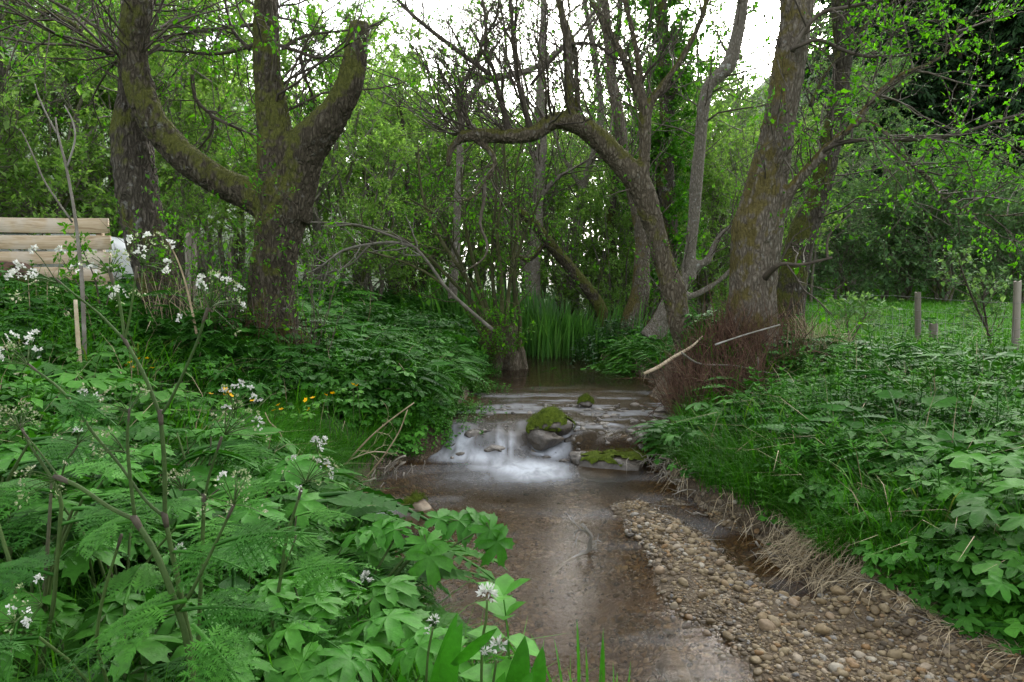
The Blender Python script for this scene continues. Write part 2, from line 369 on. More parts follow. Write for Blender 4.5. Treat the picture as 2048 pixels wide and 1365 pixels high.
# ground material
def groundmat():
    m, n, N = newmat('ground_soil'); L = n.links
    geo = N('ShaderNodeNewGeometry'); pos = geo.outputs['Position']
    soil = ramp(n, [(.3, (.014, .011, .007)), (.5, (.034, .026, .015)), (.75, (.08, .06, .036))], noise(n, pos, 9, 6, .65))
    green = ramp(n, [(.3, (.016, .038, .008)), (.5, (.03, .075, .012)), (.75, (.05, .13, .02))], noise(n, pos, 5, 5, .6))
    vo = N('ShaderNodeTexVoronoi'); vo.inputs['Scale'].default_value = 26; L.new(pos, vo.inputs['Vector'])
    ve = N('ShaderNodeTexVoronoi'); ve.feature = 'DISTANCE_TO_EDGE'; ve.inputs['Scale'].default_value = 26; L.new(pos, ve.inputs['Vector'])
    sepc = N('ShaderNodeSeparateColor'); L.new(vo.outputs['Color'], sepc.inputs[0])
    peb = ramp(n, [(0, (.05, .035, .02)), (.35, (.11, .072, .036)), (.65, (.165, .12, .068)), (1, (.26, .215, .15))], sepc.outputs[0])
    peb = mixc(n, mapr(n, ve.outputs['Distance'], 0, .12), (.04, .028, .016), peb)
    peb = mixc(n, mapr(n, noise(n, pos, 2.5, 3), .4, .62), peb, (.085, .06, .032))
    bed = attr(n, 'bed'); grn = attr(n, 'green')
    col = mixc(n, grn, soil, green); col = mixc(n, bed, col, peb)
    b = N('ShaderNodeBsdfPrincipled'); L.new(col, b.inputs['Base Color']); b.inputs['Roughness'].default_value = .85
    bp = N('ShaderNodeBump'); bp.inputs['Distance'].default_value = .03; bp.inputs['Strength'].default_value = .7
    L.new(math_(n, 'ADD', noise(n, pos, 18, 6, .7), math_(n, 'MULTIPLY', math_(n, 'MULTIPLY', mapr(n, ve.outputs['Distance'], 0, .25), bed), .8)), bp.inputs['Height'])
    L.new(bp.outputs[0], b.inputs['Normal'])
    o = N('ShaderNodeOutputMaterial'); L.new(b.outputs[0], o.inputs['Surface']); return m
def gridmesh(xs, ys, zf):
    X, Y = np.meshgrid(xs, ys); Z = zf(X, Y)
    V = np.stack([X, Y, Z], -1).reshape(-1, 3); nx, ny = len(xs), len(ys)
    i = (np.arange(ny-1)*nx)[:, None] + np.arange(nx-1)[None, :]
    return V, np.stack([i, i+1, i+nx+1, i+nx], -1).reshape(-1, 4), X, Y, Z
xs = np.concatenate([-3.2-np.geomspace(.06, 80, 90)[::-1], np.arange(-3.2, 3.9, .035), 3.9+np.geomspace(.06, 80, 90)])
ys = np.concatenate([np.arange(-4, 1.5, .12), np.arange(1.5, 13, .045), 13+np.geomspace(.05, 120, 110)])
V, Q, X, Y, Z = gridmesh(xs, ys, H)
mb = MB(); mb.add(V, Q)
gr = mb.build('ground', groundmat(), smooth=True); tag(gr, kind='structure')
sL, sR = sides(X, Y)
bedm = 1 - sm(-.05, .22, np.maximum(sL, sR)); grn = sm(.15, .8, np.maximum(sL, sR))
for nme, v in (('bed', bedm), ('green', grn)):
    a = gr.data.attributes.new(nme, 'FLOAT', 'POINT'); a.data.foreach_set('value', v.astype(np.float32).ravel())

# ------------------------------------------------------------------ water
def watermat():
    m, n, N = newmat('stream_water'); L = n.links
    geo = N('ShaderNodeNewGeometry'); pos = geo.outputs['Position']
    foam = attr(n, 'foam'); calm = attr(n, 'calm')
    mp = N('ShaderNodeMapping'); mp.inputs['Scale'].default_value = (1, .45, 1); L.new(pos, mp.inputs[0])
    mp2 = N('ShaderNodeMapping'); mp2.inputs['Scale'].default_value = (.5, 1.6, 1); L.new(pos, mp2.inputs[0])
    st = noise(n, mp.outputs[0], 9, 5, .6, .6)
    wv = noise(n, mp2.outputs[0], 4.5, 4, .5, .4)
    bp = N('ShaderNodeBump'); bp.inputs['Distance'].default_value = .03
    L.new(math_(n, 'ADD', mapr(n, calm, 0, 1, .10, .05), math_(n, 'MULTIPLY', attr(n, 'riffle'), .16)), bp.inputs['Strength'])
    L.new(math_(n, 'ADD', wv, math_(n, 'MULTIPLY', st, .35)), bp.inputs['Height'])
    fr = N('ShaderNodeFresnel'); fr.inputs['IOR'].default_value = 1.33; L.new(bp.outputs[0], fr.inputs['Normal'])
    tr = N('ShaderNodeBsdfTransparent'); tr.inputs['Color'].default_value = (.74, .61, .42, 1)
    gl = N('ShaderNodeBsdfGlossy'); L.new(mapr(n, calm, 0, 1, .24, .05), gl.inputs['Roughness']); L.new(bp.outputs[0], gl.inputs['Normal'])
    df = N('ShaderNodeBsdfDiffuse'); df.inputs['Color'].default_value = (.062, .050, .032, 1)
    m0 = N('ShaderNodeMixShader'); L.new(attr(n, 'murk'), m0.inputs[0]); L.new(tr.outputs[0], m0.inputs[1]); L.new(df.outputs[0], m0.inputs[2])
    m1 = N('ShaderNodeMixShader'); L.new(math_(n, 'MULTIPLY', fr.outputs[0], mapr(n, calm, 0, 1, .30, .85)), m1.inputs[0]); L.new(m0.outputs[0], m1.inputs[1]); L.new(gl.outputs[0], m1.inputs[2])
    wf = N('ShaderNodeBsdfDiffuse'); wf.inputs['Color'].default_value = (.50, .53, .57, 1)
    ff = math_(n, 'MULTIPLY', foam, mapr(n, st, .3, .62, .55, 1.1)); 
    ff = math_(n, 'MINIMUM', ff, .93)
    m2 = N('ShaderNodeMixShader'); L.new(ff, m2.inputs[0]); L.new(m1.outputs[0], m2.inputs[1]); L.new(wf.outputs[0], m2.inputs[2])
    o = N('ShaderNodeOutputMaterial'); L.new(m2.outputs[0], o.inputs['Surface']); return m
wx = np.arange(-1.6, 4.4, .03); wy = np.concatenate([np.arange(-2, 1.5, .1), np.arange(1.5, 14, .03), np.arange(14, 24, .2)])
def WZ(x, y): return W(x, y)
V, Q, X, Y, Z = gridmesh(wx, wy, WZ)
sL, sR = sides(X, Y); inn = (np.maximum(sL, sR) < .22).ravel()
Q = Q[inn[Q].all(axis=1)]
mb = MB(); mb.add(V, Q)
wt = mb.build('water', watermat(), smooth=True); tag(wt, kind='structure')
def blob(cx, cy, rx, ry, a=1.): return a*np.exp(-(((X-cx)/rx)**2 + ((Y-cy)/ry)**2)**1.3)
tong = .25 + .75*sm(.36, .62, fbm(X*13, Y*1.6, s=71))
foam = blob(.08, 5.78, .42, .20, .8) + blob(.22, 5.52, .30, .22, .55) + blob(-.38, 5.98, .26, .10, .6)
foam += .75*np.exp(-((Y-6.18)/.16)**2)*(X < .55)*tong + .30*np.exp(-((Y-6.5)/.2)**2)*(X < .8)*tong
foam *= 1 - .9*sm(.42, .6, X)*(Y < 6.25)
foam += blob(.95, 6.6, .45, .25, .35)*sm(.45, .7, fbm(X*5, Y*9, s=72)) + blob(-.1, 5.35, .6, .3, .12)
foam += blob(-.95, 4.6, .22, .12, .3) + blob(.75, 2.9, .35, .10, .05)*sm(.42, .62, fbm(X*4, Y*9, s=73)) + blob(1.2, 2.7, .5, .10, .05)*sm(.42, .6, fbm(X*5, Y*12, s=74))
foam += .34*sm(6.3, 6.7, Y)*(1-sm(7.4, 9.2, Y))*sm(.44, .70, fbm(X*2.2, Y*6, s=75)) + .10*sm(.4, .7, fbm(X*1.5, Y*3.5, s=76))*(Y < 5.8)*sm(2.5, 4, Y)  # upstream foam streaks, raised to make up for the weakened sky reflection
calm = sm(7.8, 9.4, Y) + .25*(1-sm(5.0, 5.5, Y))
murk = .17*(1-sm(5.6, 6.2, Y)) + .62*sm(5.9, 6.4, Y)*(1-sm(7.5, 9.3, Y)) + .25*sm(7.5, 9, Y)
murk = murk*sm(0.005, .12, Z - H(X, Y))
foam = foam*sm(0.0, .03, Z-H(X, Y)+.01)
riffle = sm(.2, .5, X)*(1-sm(3.1, 3.7, Y)) + .35*sm(6.2, 6.6, Y)*(1-sm(8, 9, Y))
for nme, v in (('foam', foam), ('calm', calm), ('murk', murk), ('riffle', riffle)):
    a = wt.data.attributes.new(nme, 'FLOAT', 'POINT'); a.data.foreach_set('value', np.clip(v, 0, 1).astype(np.float32).ravel())

# ------------------------------------------------------------------ trunks
def skinmesh(name, limbs, mat, voxel=.022, amp=.016, smooth_it=6, parent=None, fs=9., stretch=.3):
    """limbs: list of (pts Nx3, radii N) fused by voxel remesh, then roughened"""
    t = Tubes()
    for pts, rad in limbs:
        pts = np.asarray(pts, float); L = np.linalg.norm(np.diff(pts, axis=0), axis=1).sum()
        t.add(pts, rad, K=max(6, int(L/.05)), sides=12, rnd=.5)
    mb = MB(); t.into(mb)
    # round the ends
    tmp = link(name + '_tmp', mb.mesh(name), None)
    md = tmp.modifiers.new('r', 'REMESH'); md.mode = 'VOXEL'; md.voxel_size = voxel
    ms = tmp.modifiers.new('s', 'SMOOTH'); ms.factor = .6; ms.iterations = smooth_it
    dg = bpy.context.evaluated_depsgraph_get(); ev = tmp.evaluated_get(dg)
    me = bpy.data.meshes.new_from_object(ev)
    COL.objects.unlink(tmp); bpy.data.objects.remove(tmp)
    n = len(me.vertices); co = np.empty(n*3, np.float32); no = np.empty(n*3, np.float32)
    me.vertices.foreach_get('co', co); me.vertices.foreach_get('normal', no)
    co = co.reshape(-1, 3).astype(float); no = no.reshape(-1, 3)
    ph = co.copy()
    r1 = 1 - np.abs(2*fbm(ph[:, 0]*fs*1.9, ph[:, 1]*fs*1.9, ph[:, 2]*fs*stretch*1.5, o=3, s=91) - 1)
    r2 = fbm(ph[:, 0]*2.5, ph[:, 1]*2.5, ph[:, 2]*1.6, o=2, s=95) - .5
    r3 = vn(ph[:, 0]*38, ph[:, 1]*38, ph[:, 2]*16, s=99) - .5
    co += no*(amp*(r1-.78)*2.6 - amp*.5 + amp*2.8*r2 + amp*.55*r3)[:, None]
    me.vertices.foreach_set('co', co.astype(np.float32).ravel())
    me.polygons.foreach_set('use_smooth', np.ones(len(me.polygons), bool))
    a = me.attributes.new('rnd', 'FLOAT', 'POINT'); a.data.foreach_set('value', np.full(n, .5, np.float32))
    me.update(); me.name = name
    return link(name, me, mat, parent)
def tr(L, d=None):
    """(px, py, width px, depth) -> points, radii"""
    p = []; r = []
    for q in L:
        dd = q[3] if len(q) > 3 else d
        p.append(P(q[0], q[1], dd)); r.append(q[2]/2/F*dd)
    return np.array(p), np.array(r)

# ------------------------------------------------------------------ growing twigs
class Grow:
    def __init__(s, seed): s.r = np.random.default_rng(seed); s.tb = Tubes(); s.lp = []; s.ld = []
    def twig(s, p, d, L, r, lvl, wob=.25, up=.15, kids=3, leaf=3, spread=.9, lend=.55, dens=1., K=6):
        R = s.r; n = 5; pts = [np.array(p, float)]; d = nrm(d); dirs = [d]
        for i in range(n):
            d = nrm(d + R.normal(0, wob, 3)*.6 + np.array([0, 0, up])*.5)
            pts.append(pts[-1] + d*L/n); dirs.append(d)
        s.tb.add(pts, [r, r*.7, r*.35], K=K, sides=3 if r < .006 else (4 if r < .015 else 6))
        pts = np.array(pts)
        if lvl > 0:
            for k in range(kids):
                t = R.uniform(.25, 1.)*n; i = min(int(t), n-1); q = pts[i]+(pts[i+1]-pts[i])*(t-i)
                dd = nrm(dirs[i] + R.normal(0, spread*.6, 3))
                s.twig(q, dd, L*R.uniform(.4, .75), r*.5, lvl-1, wob, up, kids, leaf, spread, lend, dens, K=5)
        if lvl <= 1 and leaf:
            m = R.poisson(leaf*(1 if lvl == 0 else .5)*dens)
            for k in range(m):
                t = R.uniform(.2, 1.)*n; i = min(int(t), n-1)
                q = pts[i]+(pts[i+1]-pts[i])*(t-i)
                s.lp.append(q + R.normal(0, .012, 3)); s.ld.append(nrm(dirs[i]*.5 + R.normal(0, .7, 3) + np.array([0, 0, -.15])))
    def along(s, pts, rad, n, L, lvl=2, t0=.1, t1=1., d0=None, upb=.5, **kw):
        pts = np.asarray(pts, float); q = resample(pts, 24); rr = np.interp(np.linspace(0, 1, 24), np.linspace(0, 1, len(rad)), rad)
        for k in range(n):
            t = s.r.uniform(t0, t1); i = min(int(t*23), 22)
            dirn = nrm(q[i+1]-q[i]); rnd = s.r.normal(0, 1, 3); side = nrm(rnd - dirn*np.dot(rnd, dirn))
            d = nrm(side + dirn*.6 + np.array([0, 0, upb]) + (0 if d0 is None else np.array(d0)))
            l = L*s.r.uniform(.5, 1.15)
            s.twig(q[i], d, l, min(rr[i]*.5, .006+l*.007), lvl, **kw)
    def finish(s, root, bmat, lmat, size=.045, names=('branches', 'foliage'), tpl=LEAF, world=True, szv=.35):
        if s.tb.g:
            m = MB(); s.tb.into(m, cap=False); o = m.build(names[0], bmat)
            keep(o, root) if world else setattr(o, 'parent', root)
        if s.lp:
            p = np.array(s.lp); d = np.array(s.ld); N = len(p)
            up = nrm(np.array([0, 0, 1.]) + s.r.normal(0, .55, (N, 3)))
            sc = size*np.exp(s.r.normal(0, szv, N))
            M = frames(d, up)*sc[:, None, None]; m = MB(); inst(m, tpl, p, M, s.r.random(N))
            o = m.build(names[1], lmat)
            keep(o, root) if world else setattr(o, 'parent', root)
#PART2
# ------------------------------------------------------------------ hero trees
def hero(name, label, base_px, d, limbs, mat, voxel=.022, amp=.016, group=None, cat='tree', **kw):
    b = P(base_px[0], base_px[1], d)
    root = thing(name, label, cat, b, group)
    o = skinmesh('trunk', limbs, mat, voxel, amp, **kw); keep(o, root); return root
# forked mossy tree on the left bank
D = 7.0
fk_trunk = tr([(535, 790, 165), (540, 700, 128), (546, 630, 102), (544, 570, 92), (554, 500, 88), (562, 440, 100), (565, 390, 112), (560, 340, 90), (552, 270, 72), (541, 200, 60), (534, 130, 55), (533, 60, 52), (534, 0, 50), (530, -120, 50), (536, -260, 42)], D)
fk_left = tr([(565, 430, 80, D), (520, 398, 74, D), (472, 380, 64, D), (425, 356, 62, D-.05), (375, 322, 60, D-.1), (335, 284, 60, D-.1), (306, 242, 60, D-.15), (284, 192, 58, D-.15), (272, 140, 56, D-.15), (267, 90, 54, D-.15), (270, 40, 55, D-.15), (280, -20, 58, D-.1), (292, -160, 52, D)])
fk_right = tr([(575, 440, 95, D), (592, 360, 88, D), (612, 298, 82, D-.05), (662, 238, 66, D-.1), (696, 178, 54, D-.12), (711, 117, 47, D-.12), (719, 62, 42, D-.12), (721, 44, 36, D-.12)])
rt = [tr([(540, 640, 60, D), (480, 700, 46, D-.25), (440, 740, 26, D-.4)]), tr([(560, 650, 60, D), (610, 700, 36, D-.2), (640, 740, 20, D-.3)])]
A = hero('forked_tree', 'big mossy tree forking into three thick limbs, one sweeping left and one sawn off short', (545, 700), D, [fk_trunk, fk_left, fk_right] + rt, B_left, voxel=.02, amp=.017)
g = Grow(11)
g.along(*fk_trunk, 26, 1.3, lvl=2, t0=.62, t1=1, upb=.1, leaf=7, up=-.05)
g.along(*fk_left, 20, 1.3, lvl=2, t0=.7, t1=1, upb=.1, leaf=5, up=-.05, d0=(0, -.1, 0))
for L_ in ([(560, 92), (600, 105), (640, 118), (680, 112), (712, 122)], [(565, 100), (585, 85), (620, 70), (690, 62), (760, 50)], [(505, 50), (460, 55), (400, 62), (345, 52), (300, 60)], [(510, 90), (440, 108), (380, 105), (300, 100)],
           [(500, 100), (465, 60), (450, 0), (440, -60)], [(600, 110), (612, 160), (625, 190), (628, 215)], [(385, 150), (392, 200), (425, 235), (420, 270), (395, 300)], [(425, 235), (470, 255), (520, 275)]):
    p = np.array([P(x, y, D+.25+.05*k) for k, (x, y) in enumerate(L_)]); g.tb.add(p, [.022, .016, .008], K=10, sides=5)
    g.along(p, np.array([.02, .008]), 12, .55, lvl=1, t0=.2, upb=-.05, up=-.1, leaf=4, spread=1.1)
# frayed end of the sawn limb and sprouts around the base
for k in range(40):
    a = g.r.uniform(-.09, .09); q = P(719, 52, D-.12) + np.array([a, g.r.uniform(-.06, .06), -.05])
    g.tb.add([q, q + np.array([a*.5, 0, g.r.uniform(.05, .15)])], [.004, .001], K=3, sides=3)
for k in range(46):
    x = g.r.uniform(430, 650); p = P(x, 690, D-g.r.uniform(0, .5)); p[2] = float(H(p[0], p[1]))
    g.twig(p, (g.r.normal(0, .2), g.r.normal(0, .2), 1), g.r.uniform(.4, 1.1), .006, 1, wob=.12, up=.2, kids=3, leaf=4)
for k in range(22):
    t = g.r.uniform(.15, .5); q = resample(fk_trunk[0], 24)[int(t*24)] + np.array([g.r.uniform(-.25, .25), -.22, 0])
    g.twig(q, (g.r.normal(0, .6), -.5, .5), g.r.uniform(.2, .5), .004, 1, kids=3, leaf=5, lend=.4)
g.finish(A, M_twig, G_['tree'], size=.038)
m = MB(); p = []
v2 = Grow(5)
for k in range(14):
    t = v2.r.uniform(.3, .95); a = P(735-.2*k, 60+k*3, D-.3)
# ivy-like hanging strand beside the sawn limb
st_ = Tubes(); st_.add([P(737, 70, D-.3), P(735, 150, D-.3), P(712, 240, D-.28), P(690, 300, D-.25)], [.006, .004], K=10, sides=4)
# left leaning trunk behind the swept limb
lt = tr([(385, 770, 150, 7.15), (366, 700, 118, 7.15), (346, 640, 92, 7.15), (324, 580, 84, 7.15), (302, 510, 82, 7.15), (285, 440, 80, 7.15), (274, 370, 80, 7.15), (266, 300, 76, 7.15), (262, 240, 62, 7.15), (262, 180, 50, 7.15), (250, 120, 34, 7.15)])
ltb = tr([(262, 125, 30, 7.15), (235, 112, 18, 7.15), (200, 100, 14, 7.2), (165, 70, 12, 7.25), (140, 45, 10, 7.3), (60, 15, 8, 7.4), (-60, -20, 7, 7.6)])
knot = (np.array([P(268, 400, 7.05), P(262, 405, 6.98)]), np.array([.2, .12]))
Bt = hero('leaning_tree', 'broad leaning trunk of grey bark and moss behind the sweeping limb, next to wooden planks', (355, 700), 7.15, [lt, ltb, knot], B_dark, voxel=.02, amp=.018)
g = Grow(12)
g.along(*ltb, 26, 1.2, lvl=2, t0=.05, upb=.1, leaf=5, up=-.03)
g.along(*lt, 16, .9, lvl=1, t0=.75, t1=1, upb=.3, leaf=4)
for k in range(55):
    x = g.r.uniform(300, 440); y = g.r.uniform(430, 700); q = P(x + (y-500)*.25, y, 7.15-.28)
    g.twig(q, (g.r.normal(0, .6), -.5, .5), g.r.uniform(.2, .5), .004, 1, kids=3, leaf=5, lend=.4)
for k in range(40):
    x = g.r.uniform(300, 460); p = P(x, 690, 7.0-g.r.uniform(0, .4)); p[2] = float(H(p[0], p[1]))
    g.twig(p, (g.r.normal(.1, .2), g.r.normal(0, .2), 1), g.r.uniform(.4, 1.2), .006, 1, wob=.1, up=.2, kids=2, leaf=2)
g.finish(Bt, M_twig, G_['tree'], size=.036)

# arching tree over the stream
ar = tr([(1392, 760, 70, 8.5), (1378, 700, 50, 8.5), (1362, 655, 44, 8.5), (1352, 610, 46, 8.5), (1345, 575, 50, 8.5), (1328, 525, 42, 8.5), (1310, 460, 42, 8.5), (1286, 385, 48, 8.45), (1262, 345, 48, 8.4), (1236, 318, 45, 8.4), (1194, 277, 43, 8.35), (1150, 247, 42, 8.3), (1108, 243, 36, 8.3), (1070, 266, 32, 8.25), (1022, 273, 31, 8.2), (960, 270, 29, 8.2), (915, 274, 26, 8.2)])
stub = tr([(920, 280, 18, 8.2), (905, 292, 16, 8.2), (898, 312, 14, 8.2), (897, 335, 9, 8.2)])
hang = tr([(955, 282, 16, 8.2), (975, 298, 14, 8.2), (988, 318, 13, 8.2), (984, 342, 12, 8.2), (966, 372, 10, 8.2), (950, 392, 8, 8.2), (918, 404, 7, 8.2), (880, 398, 5, 8.2)])
upb_ = [tr([(1148, 250, 22), (1140, 200, 19), (1138, 117, 17), (1128, 50, 15), (1108, -30, 13), (1090, -120, 10)], 8.3),
        tr([(1157, 245, 18), (1153, 180, 15), (1150, 110, 13), (1133, 50, 12), (1118, -10, 10), (1100, -100, 8)], 8.4),
        tr([(1283, 372, 28), (1288, 320, 25), (1290, 250, 26), (1288, 215, 22), (1264, 156, 18), (1240, 105, 15), (1209, 47, 13), (1176, -10, 11), (1130, -90, 8)], 8.4),
        tr([(1289, 240, 20), (1283, 180, 16), (1276, 120, 14), (1264, 59, 12), (1250, -5, 11), (1240, -110, 8)], 8.45),
        tr([(1291, 240, 22), (1300, 208, 18), (1325, 172, 16), (1358, 125, 13), (1389, 70, 12), (1408, 20, 11), (1425, -60, 9)], 8.4),
        tr([(1016, 268, 16), (1012, 240, 14), (998, 187, 11), (985, 156, 10), (936, 117, 9), (873, 70, 8), (819, 25, 7), (770, -30, 6)], 8.2),
        tr([(1062, 262, 14), (1050, 220, 12), (1037, 164, 9), (1027, 90, 8), (1022, 10, 7), (1018, -80, 5)], 8.25),
        tr([(998, 200, 9), (990, 150, 8), (972, 100, 8), (972, 40, 7), (960, -20, 6)], 8.2),
        tr([(925, 268, 10), (918, 220, 9), (922, 170, 8), (945, 140, 7), (965, 90, 6), (975, 30, 5)], 8.2),
        tr([(1062, 170, 6), (1130, 95, 6), (1190, 90, 6), (1225, 115, 6), (1260, 125, 5)], 8.3)]
C_ = hero('arching_tree', 'mossy trunk arching left right over the stream, upright shoots along its back, broken tip', (1378, 700), 8.5, [ar, stub, hang] + upb_[:5], B_arch, voxel=.018, amp=.012, smooth_it=3)
g = Grow(13)
for q in upb_[5:]: g.tb.add(*q, K=14, sides=6)
g.tb.add(*tr([(970, 350, 8), (968, 400, 7), (960, 450, 6), (975, 490, 5), (965, 520, 4), (925, 545, 3)], 8.2), K=14, sides=5)
for q in upb_: g.along(*q, 14, .9, lvl=2, t0=.15, upb=.35, leaf=.8, up=.12, wob=.3, kids=3)
g.along(ar[0][9:], ar[1][9:], 26, 1.35, lvl=2, t0=.0, upb=1.1, leaf=.7, up=.2, wob=.22, kids=3)
g.along(ar[0][12:], ar[1][12:], 26, 1.1, lvl=2, t0=.3, upb=.9, d0=(-.8, 0, .2), leaf=.8, up=.1, wob=.25, kids=3)
g.along(*hang, 12, .5, lvl=1, t0=.2, upb=-.3, leaf=1.2, up=-.1)
g.along(ar[0][2:9], ar[1][2:9], 16, .45, lvl=1, upb=.1, leaf=3)
g.finish(C_, M_twig, G_['tree'], size=.036)

# the big tree on the right bank
D = 8.0
bg_ = tr([(1494, 740, 150), (1497, 690, 128), (1501, 640, 104), (1504, 580, 94), (1508, 520, 96), (1514, 460, 98), (1526, 405, 88), (1537, 351, 77), (1548, 300, 69), (1557, 250, 64), (1565, 200, 64), (1573, 150, 64), (1583, 90, 60), (1592, 40, 55)], D)
s1 = tr([(1590, 50, 50), (1583, 0, 42), (1585, -80, 36), (1570, -220, 30), (1520, -380, 22), (1450, -520, 12)], D)
s2 = tr([(1594, 60, 44), (1608, 0, 36), (1618, -80, 32), (1640, -220, 26), (1650, -400, 18), (1640, -560, 10)], D+.1)
bl = tr([(1530, 470, 40, D), (1556, 430, 30, D-.1), (1580, 385, 26, D-.2), (1610, 345, 24, D-.3), (1645, 308, 22, D-.4), (1680, 272, 20, D-.5), (1712, 248, 18, D-.6), (1738, 208, 16, D-.65), (1795, 156, 14, D-.7), (1857, 129, 11, D-.8), (1905, 97, 10, D-.8), (1914, 55, 9, D-.8), (1940, 34, 8, D-.8), (2060, 14, 6, D-.8)])
b2 = tr([(1645, 306, 12, D-.4), (1670, 290, 9, D-.5), (1736, 279, 8, D-.6), (1795, 281, 8, D-.7), (1873, 277, 8, D-.8), (1951, 258, 7, D-.8), (2030, 232, 6, D-.8), (2140, 215, 5, D-.8)])
b3 = tr([(1715, 246, 12, D-.6), (1740, 244, 11, D-.65), (1767, 262, 11, D-.7), (1795, 297, 11, D-.7), (1826, 336, 11, D-.7), (1857, 358, 10, D-.7), (1881, 392, 9, D-.7), (1920, 418, 8, D-.7), (1963, 430, 7, D-.7), (2050, 432, 5, D-.7)])
b4 = tr([(1525, 560, 16, D-.2), (1545, 540, 11, D-.4), (1565, 528, 8, D-.5), (1600, 530, 7, D-.5), (1664, 516, 6, D-.5)])
b5 = tr([(1585, 105, 12, D-.25), (1600, 75, 9, D-.3), (1640, 28, 8, D-.4), (1700, 14, 7, D-.5), (1790, -5, 6, D-.6)])
b6 = tr([(1580, 100, 9, D-.3), (1605, 90, 7, D-.35), (1640, 80, 7, D-.4), (1690, 103, 7, D-.4), (1740, 114, 6, D-.5), (1800, 112, 5, D-.5), (1840, 108, 4, D-.5)])
bush = (np.array([P(1530, 420, D), P(1490, 400, D)]), np.array([.3, .2]))
E_ = hero('streamside_tree', 'tallest thick leaning trunk with flaking grey-brown bark rising right of the stream from red-brown shoots', (1500, 690), D, [bg_, s1, s2, bl, b3], B_right, voxel=.02, amp=.017)
g = Grow(14)
for q in (b2, b4, b5, b6): g.tb.add(*q, K=16, sides=6)
g.tb.add(*tr([(1655, 516, 6), (1654, 490, 5), (1662, 465, 4), (1700, 430, 3)], D-.5), K=8, sides=5)
for q, nn in ((bl, 26), (b2, 17), (b3, 20), (b5, 8), (b6, 7), (b4, 5)):
    g.along(*q, nn, .85, lvl=2, t0=.2, upb=.12, leaf=6, up=.0, wob=.3, kids=3)
g.along(*bg_, 26, .7, lvl=1, t0=.3, t1=.95, upb=.3, leaf=2.5, d0=(.2, -.5, 0))
g.along(*s2, 34, 1.7, lvl=2, leaf=9, t0=.3, d0=(-.3, 0, 0)); g.along(*s1, 60, 1.9, lvl=2, leaf=10, t0=.3, d0=(-.5, 0, .1))  # crown above the view, thickened to block sky reflections in the water
for L_ in ([(1555, 120), (1563, 150), (1580, 195), (1560, 225), (1555, 255), (1565, 300)], [(1570, 210), (1572, 240), (1568, 280), (1545, 320)]):
    g.tb.add([P(x, y, D-.36) for x, y in L_], [.008, .004], K=12, sides=4)
g.finish(E_, M_twig, G_['tree'], size=.042)
# leaning trunk just behind it
D = 9.2
f1 = tr([(1570, 720, 100), (1574, 640, 68), (1585, 560, 60), (1600, 490, 56), (1612, 450, 54), (1634, 400, 48), (1648, 350, 44), (1660, 300, 42), (1674, 234, 42), (1682, 160, 38), (1685, 100, 36), (1681, 20, 34), (1678, -100, 30)], D)
f2 = tr([(1620, 215, 12), (1650, 150, 12), (1689, 102, 11), (1740, 43, 10), (1795, -5, 9), (1850, -80, 7)], D-.1)
F_ = hero('back_leaning_tree', 'narrower dark trunk leaning right close behind the thick streamside trunk', (1573, 690), D, [f1, f2], B_dark, voxel=.022, amp=.014)
g = Grow(15); g.along(*f1, 30, 1.2, lvl=2, t0=.35, upb=.2, leaf=3, kids=3); g.along(*f2, 14, .8, lvl=2, leaf=3)
g.finish(F_, M_twig, G_['tree'], size=.05)
# pale trunk
D = 11
p1 = tr([(1376, 560, 34), (1380, 508, 24), (1388, 430, 24), (1392, 371, 27), (1400, 290, 25), (1405, 234, 24), (1416, 176, 24), (1440, 150, 28), (1457, 130, 30), (1470, 90, 26), (1480, 40, 23), (1487, -10, 21), (1500, -120, 19)], D)
p2 = tr([(1330, 640, 50), (1352, 590, 36), (1368, 555, 30), (1385, 535, 22), (1415, 520, 16), (1435, 480, 13), (1460, 455, 10), (1500, 430, 7)], D)
p3 = tr([(1300, 680, 50), (1325, 640, 40), (1345, 600, 34), (1390, 590, 14), (1440, 560, 11), (1470, 530, 8)], D)
Pt = hero('pale_tree', 'slim pale smooth trunk bent at the top, behind the arching trunk', (1340, 640), D, [p1, p2, p3], B_pale, voxel=.024, amp=.008)
g = Grow(16); g.along(*p1, 30, 1.3, lvl=2, t0=.3, upb=.2, leaf=3, kids=3); g.along(*p2, 12, .8, lvl=1, leaf=3)
g.finish(Pt, M_twig, G_['tree'], size=.045)
# trunks further back
def back(name, label, D, limbs, mat, seed, ntw=26, L=1.3, leaf=3, size=.05, lm='tree', amp=.012, t0=.35, group=None, bm=None, **kw):
    LL = [tr(q, D) for q in limbs]
    r = hero(name, label, (limbs[0][0][0], limbs[0][0][1]), D, LL, mat, voxel=.028, amp=amp, smooth_it=3, group=group)
    g = Grow(seed)
    for i, q in enumerate(LL): g.along(*q, ntw if i == 0 else ntw//2, L, lvl=2, t0=t0 if i == 0 else .1, leaf=leaf, kids=3, **kw)
    g.finish(r, bm or M_twig, G_[lm], size=size); return r
back('alder_tree', 'brown upright trunk with a bent buttress root at the waterside, behind the arching trunk', 13, [[(1262, 690, 60), (1264, 640, 44), (1280, 587, 38), (1283, 530, 32), (1284, 470, 30), (1270, 400, 28), (1255, 340, 26), (1245, 297, 24), (1235, 220, 24), (1222, 150, 20), (1215, 60, 18), (1205, -60, 15)],
     [(1262, 700, 40), (1285, 672, 36), (1315, 642, 34), (1338, 600, 28), (1345, 560, 18)]], B_right, 21, 30, t0=.4)
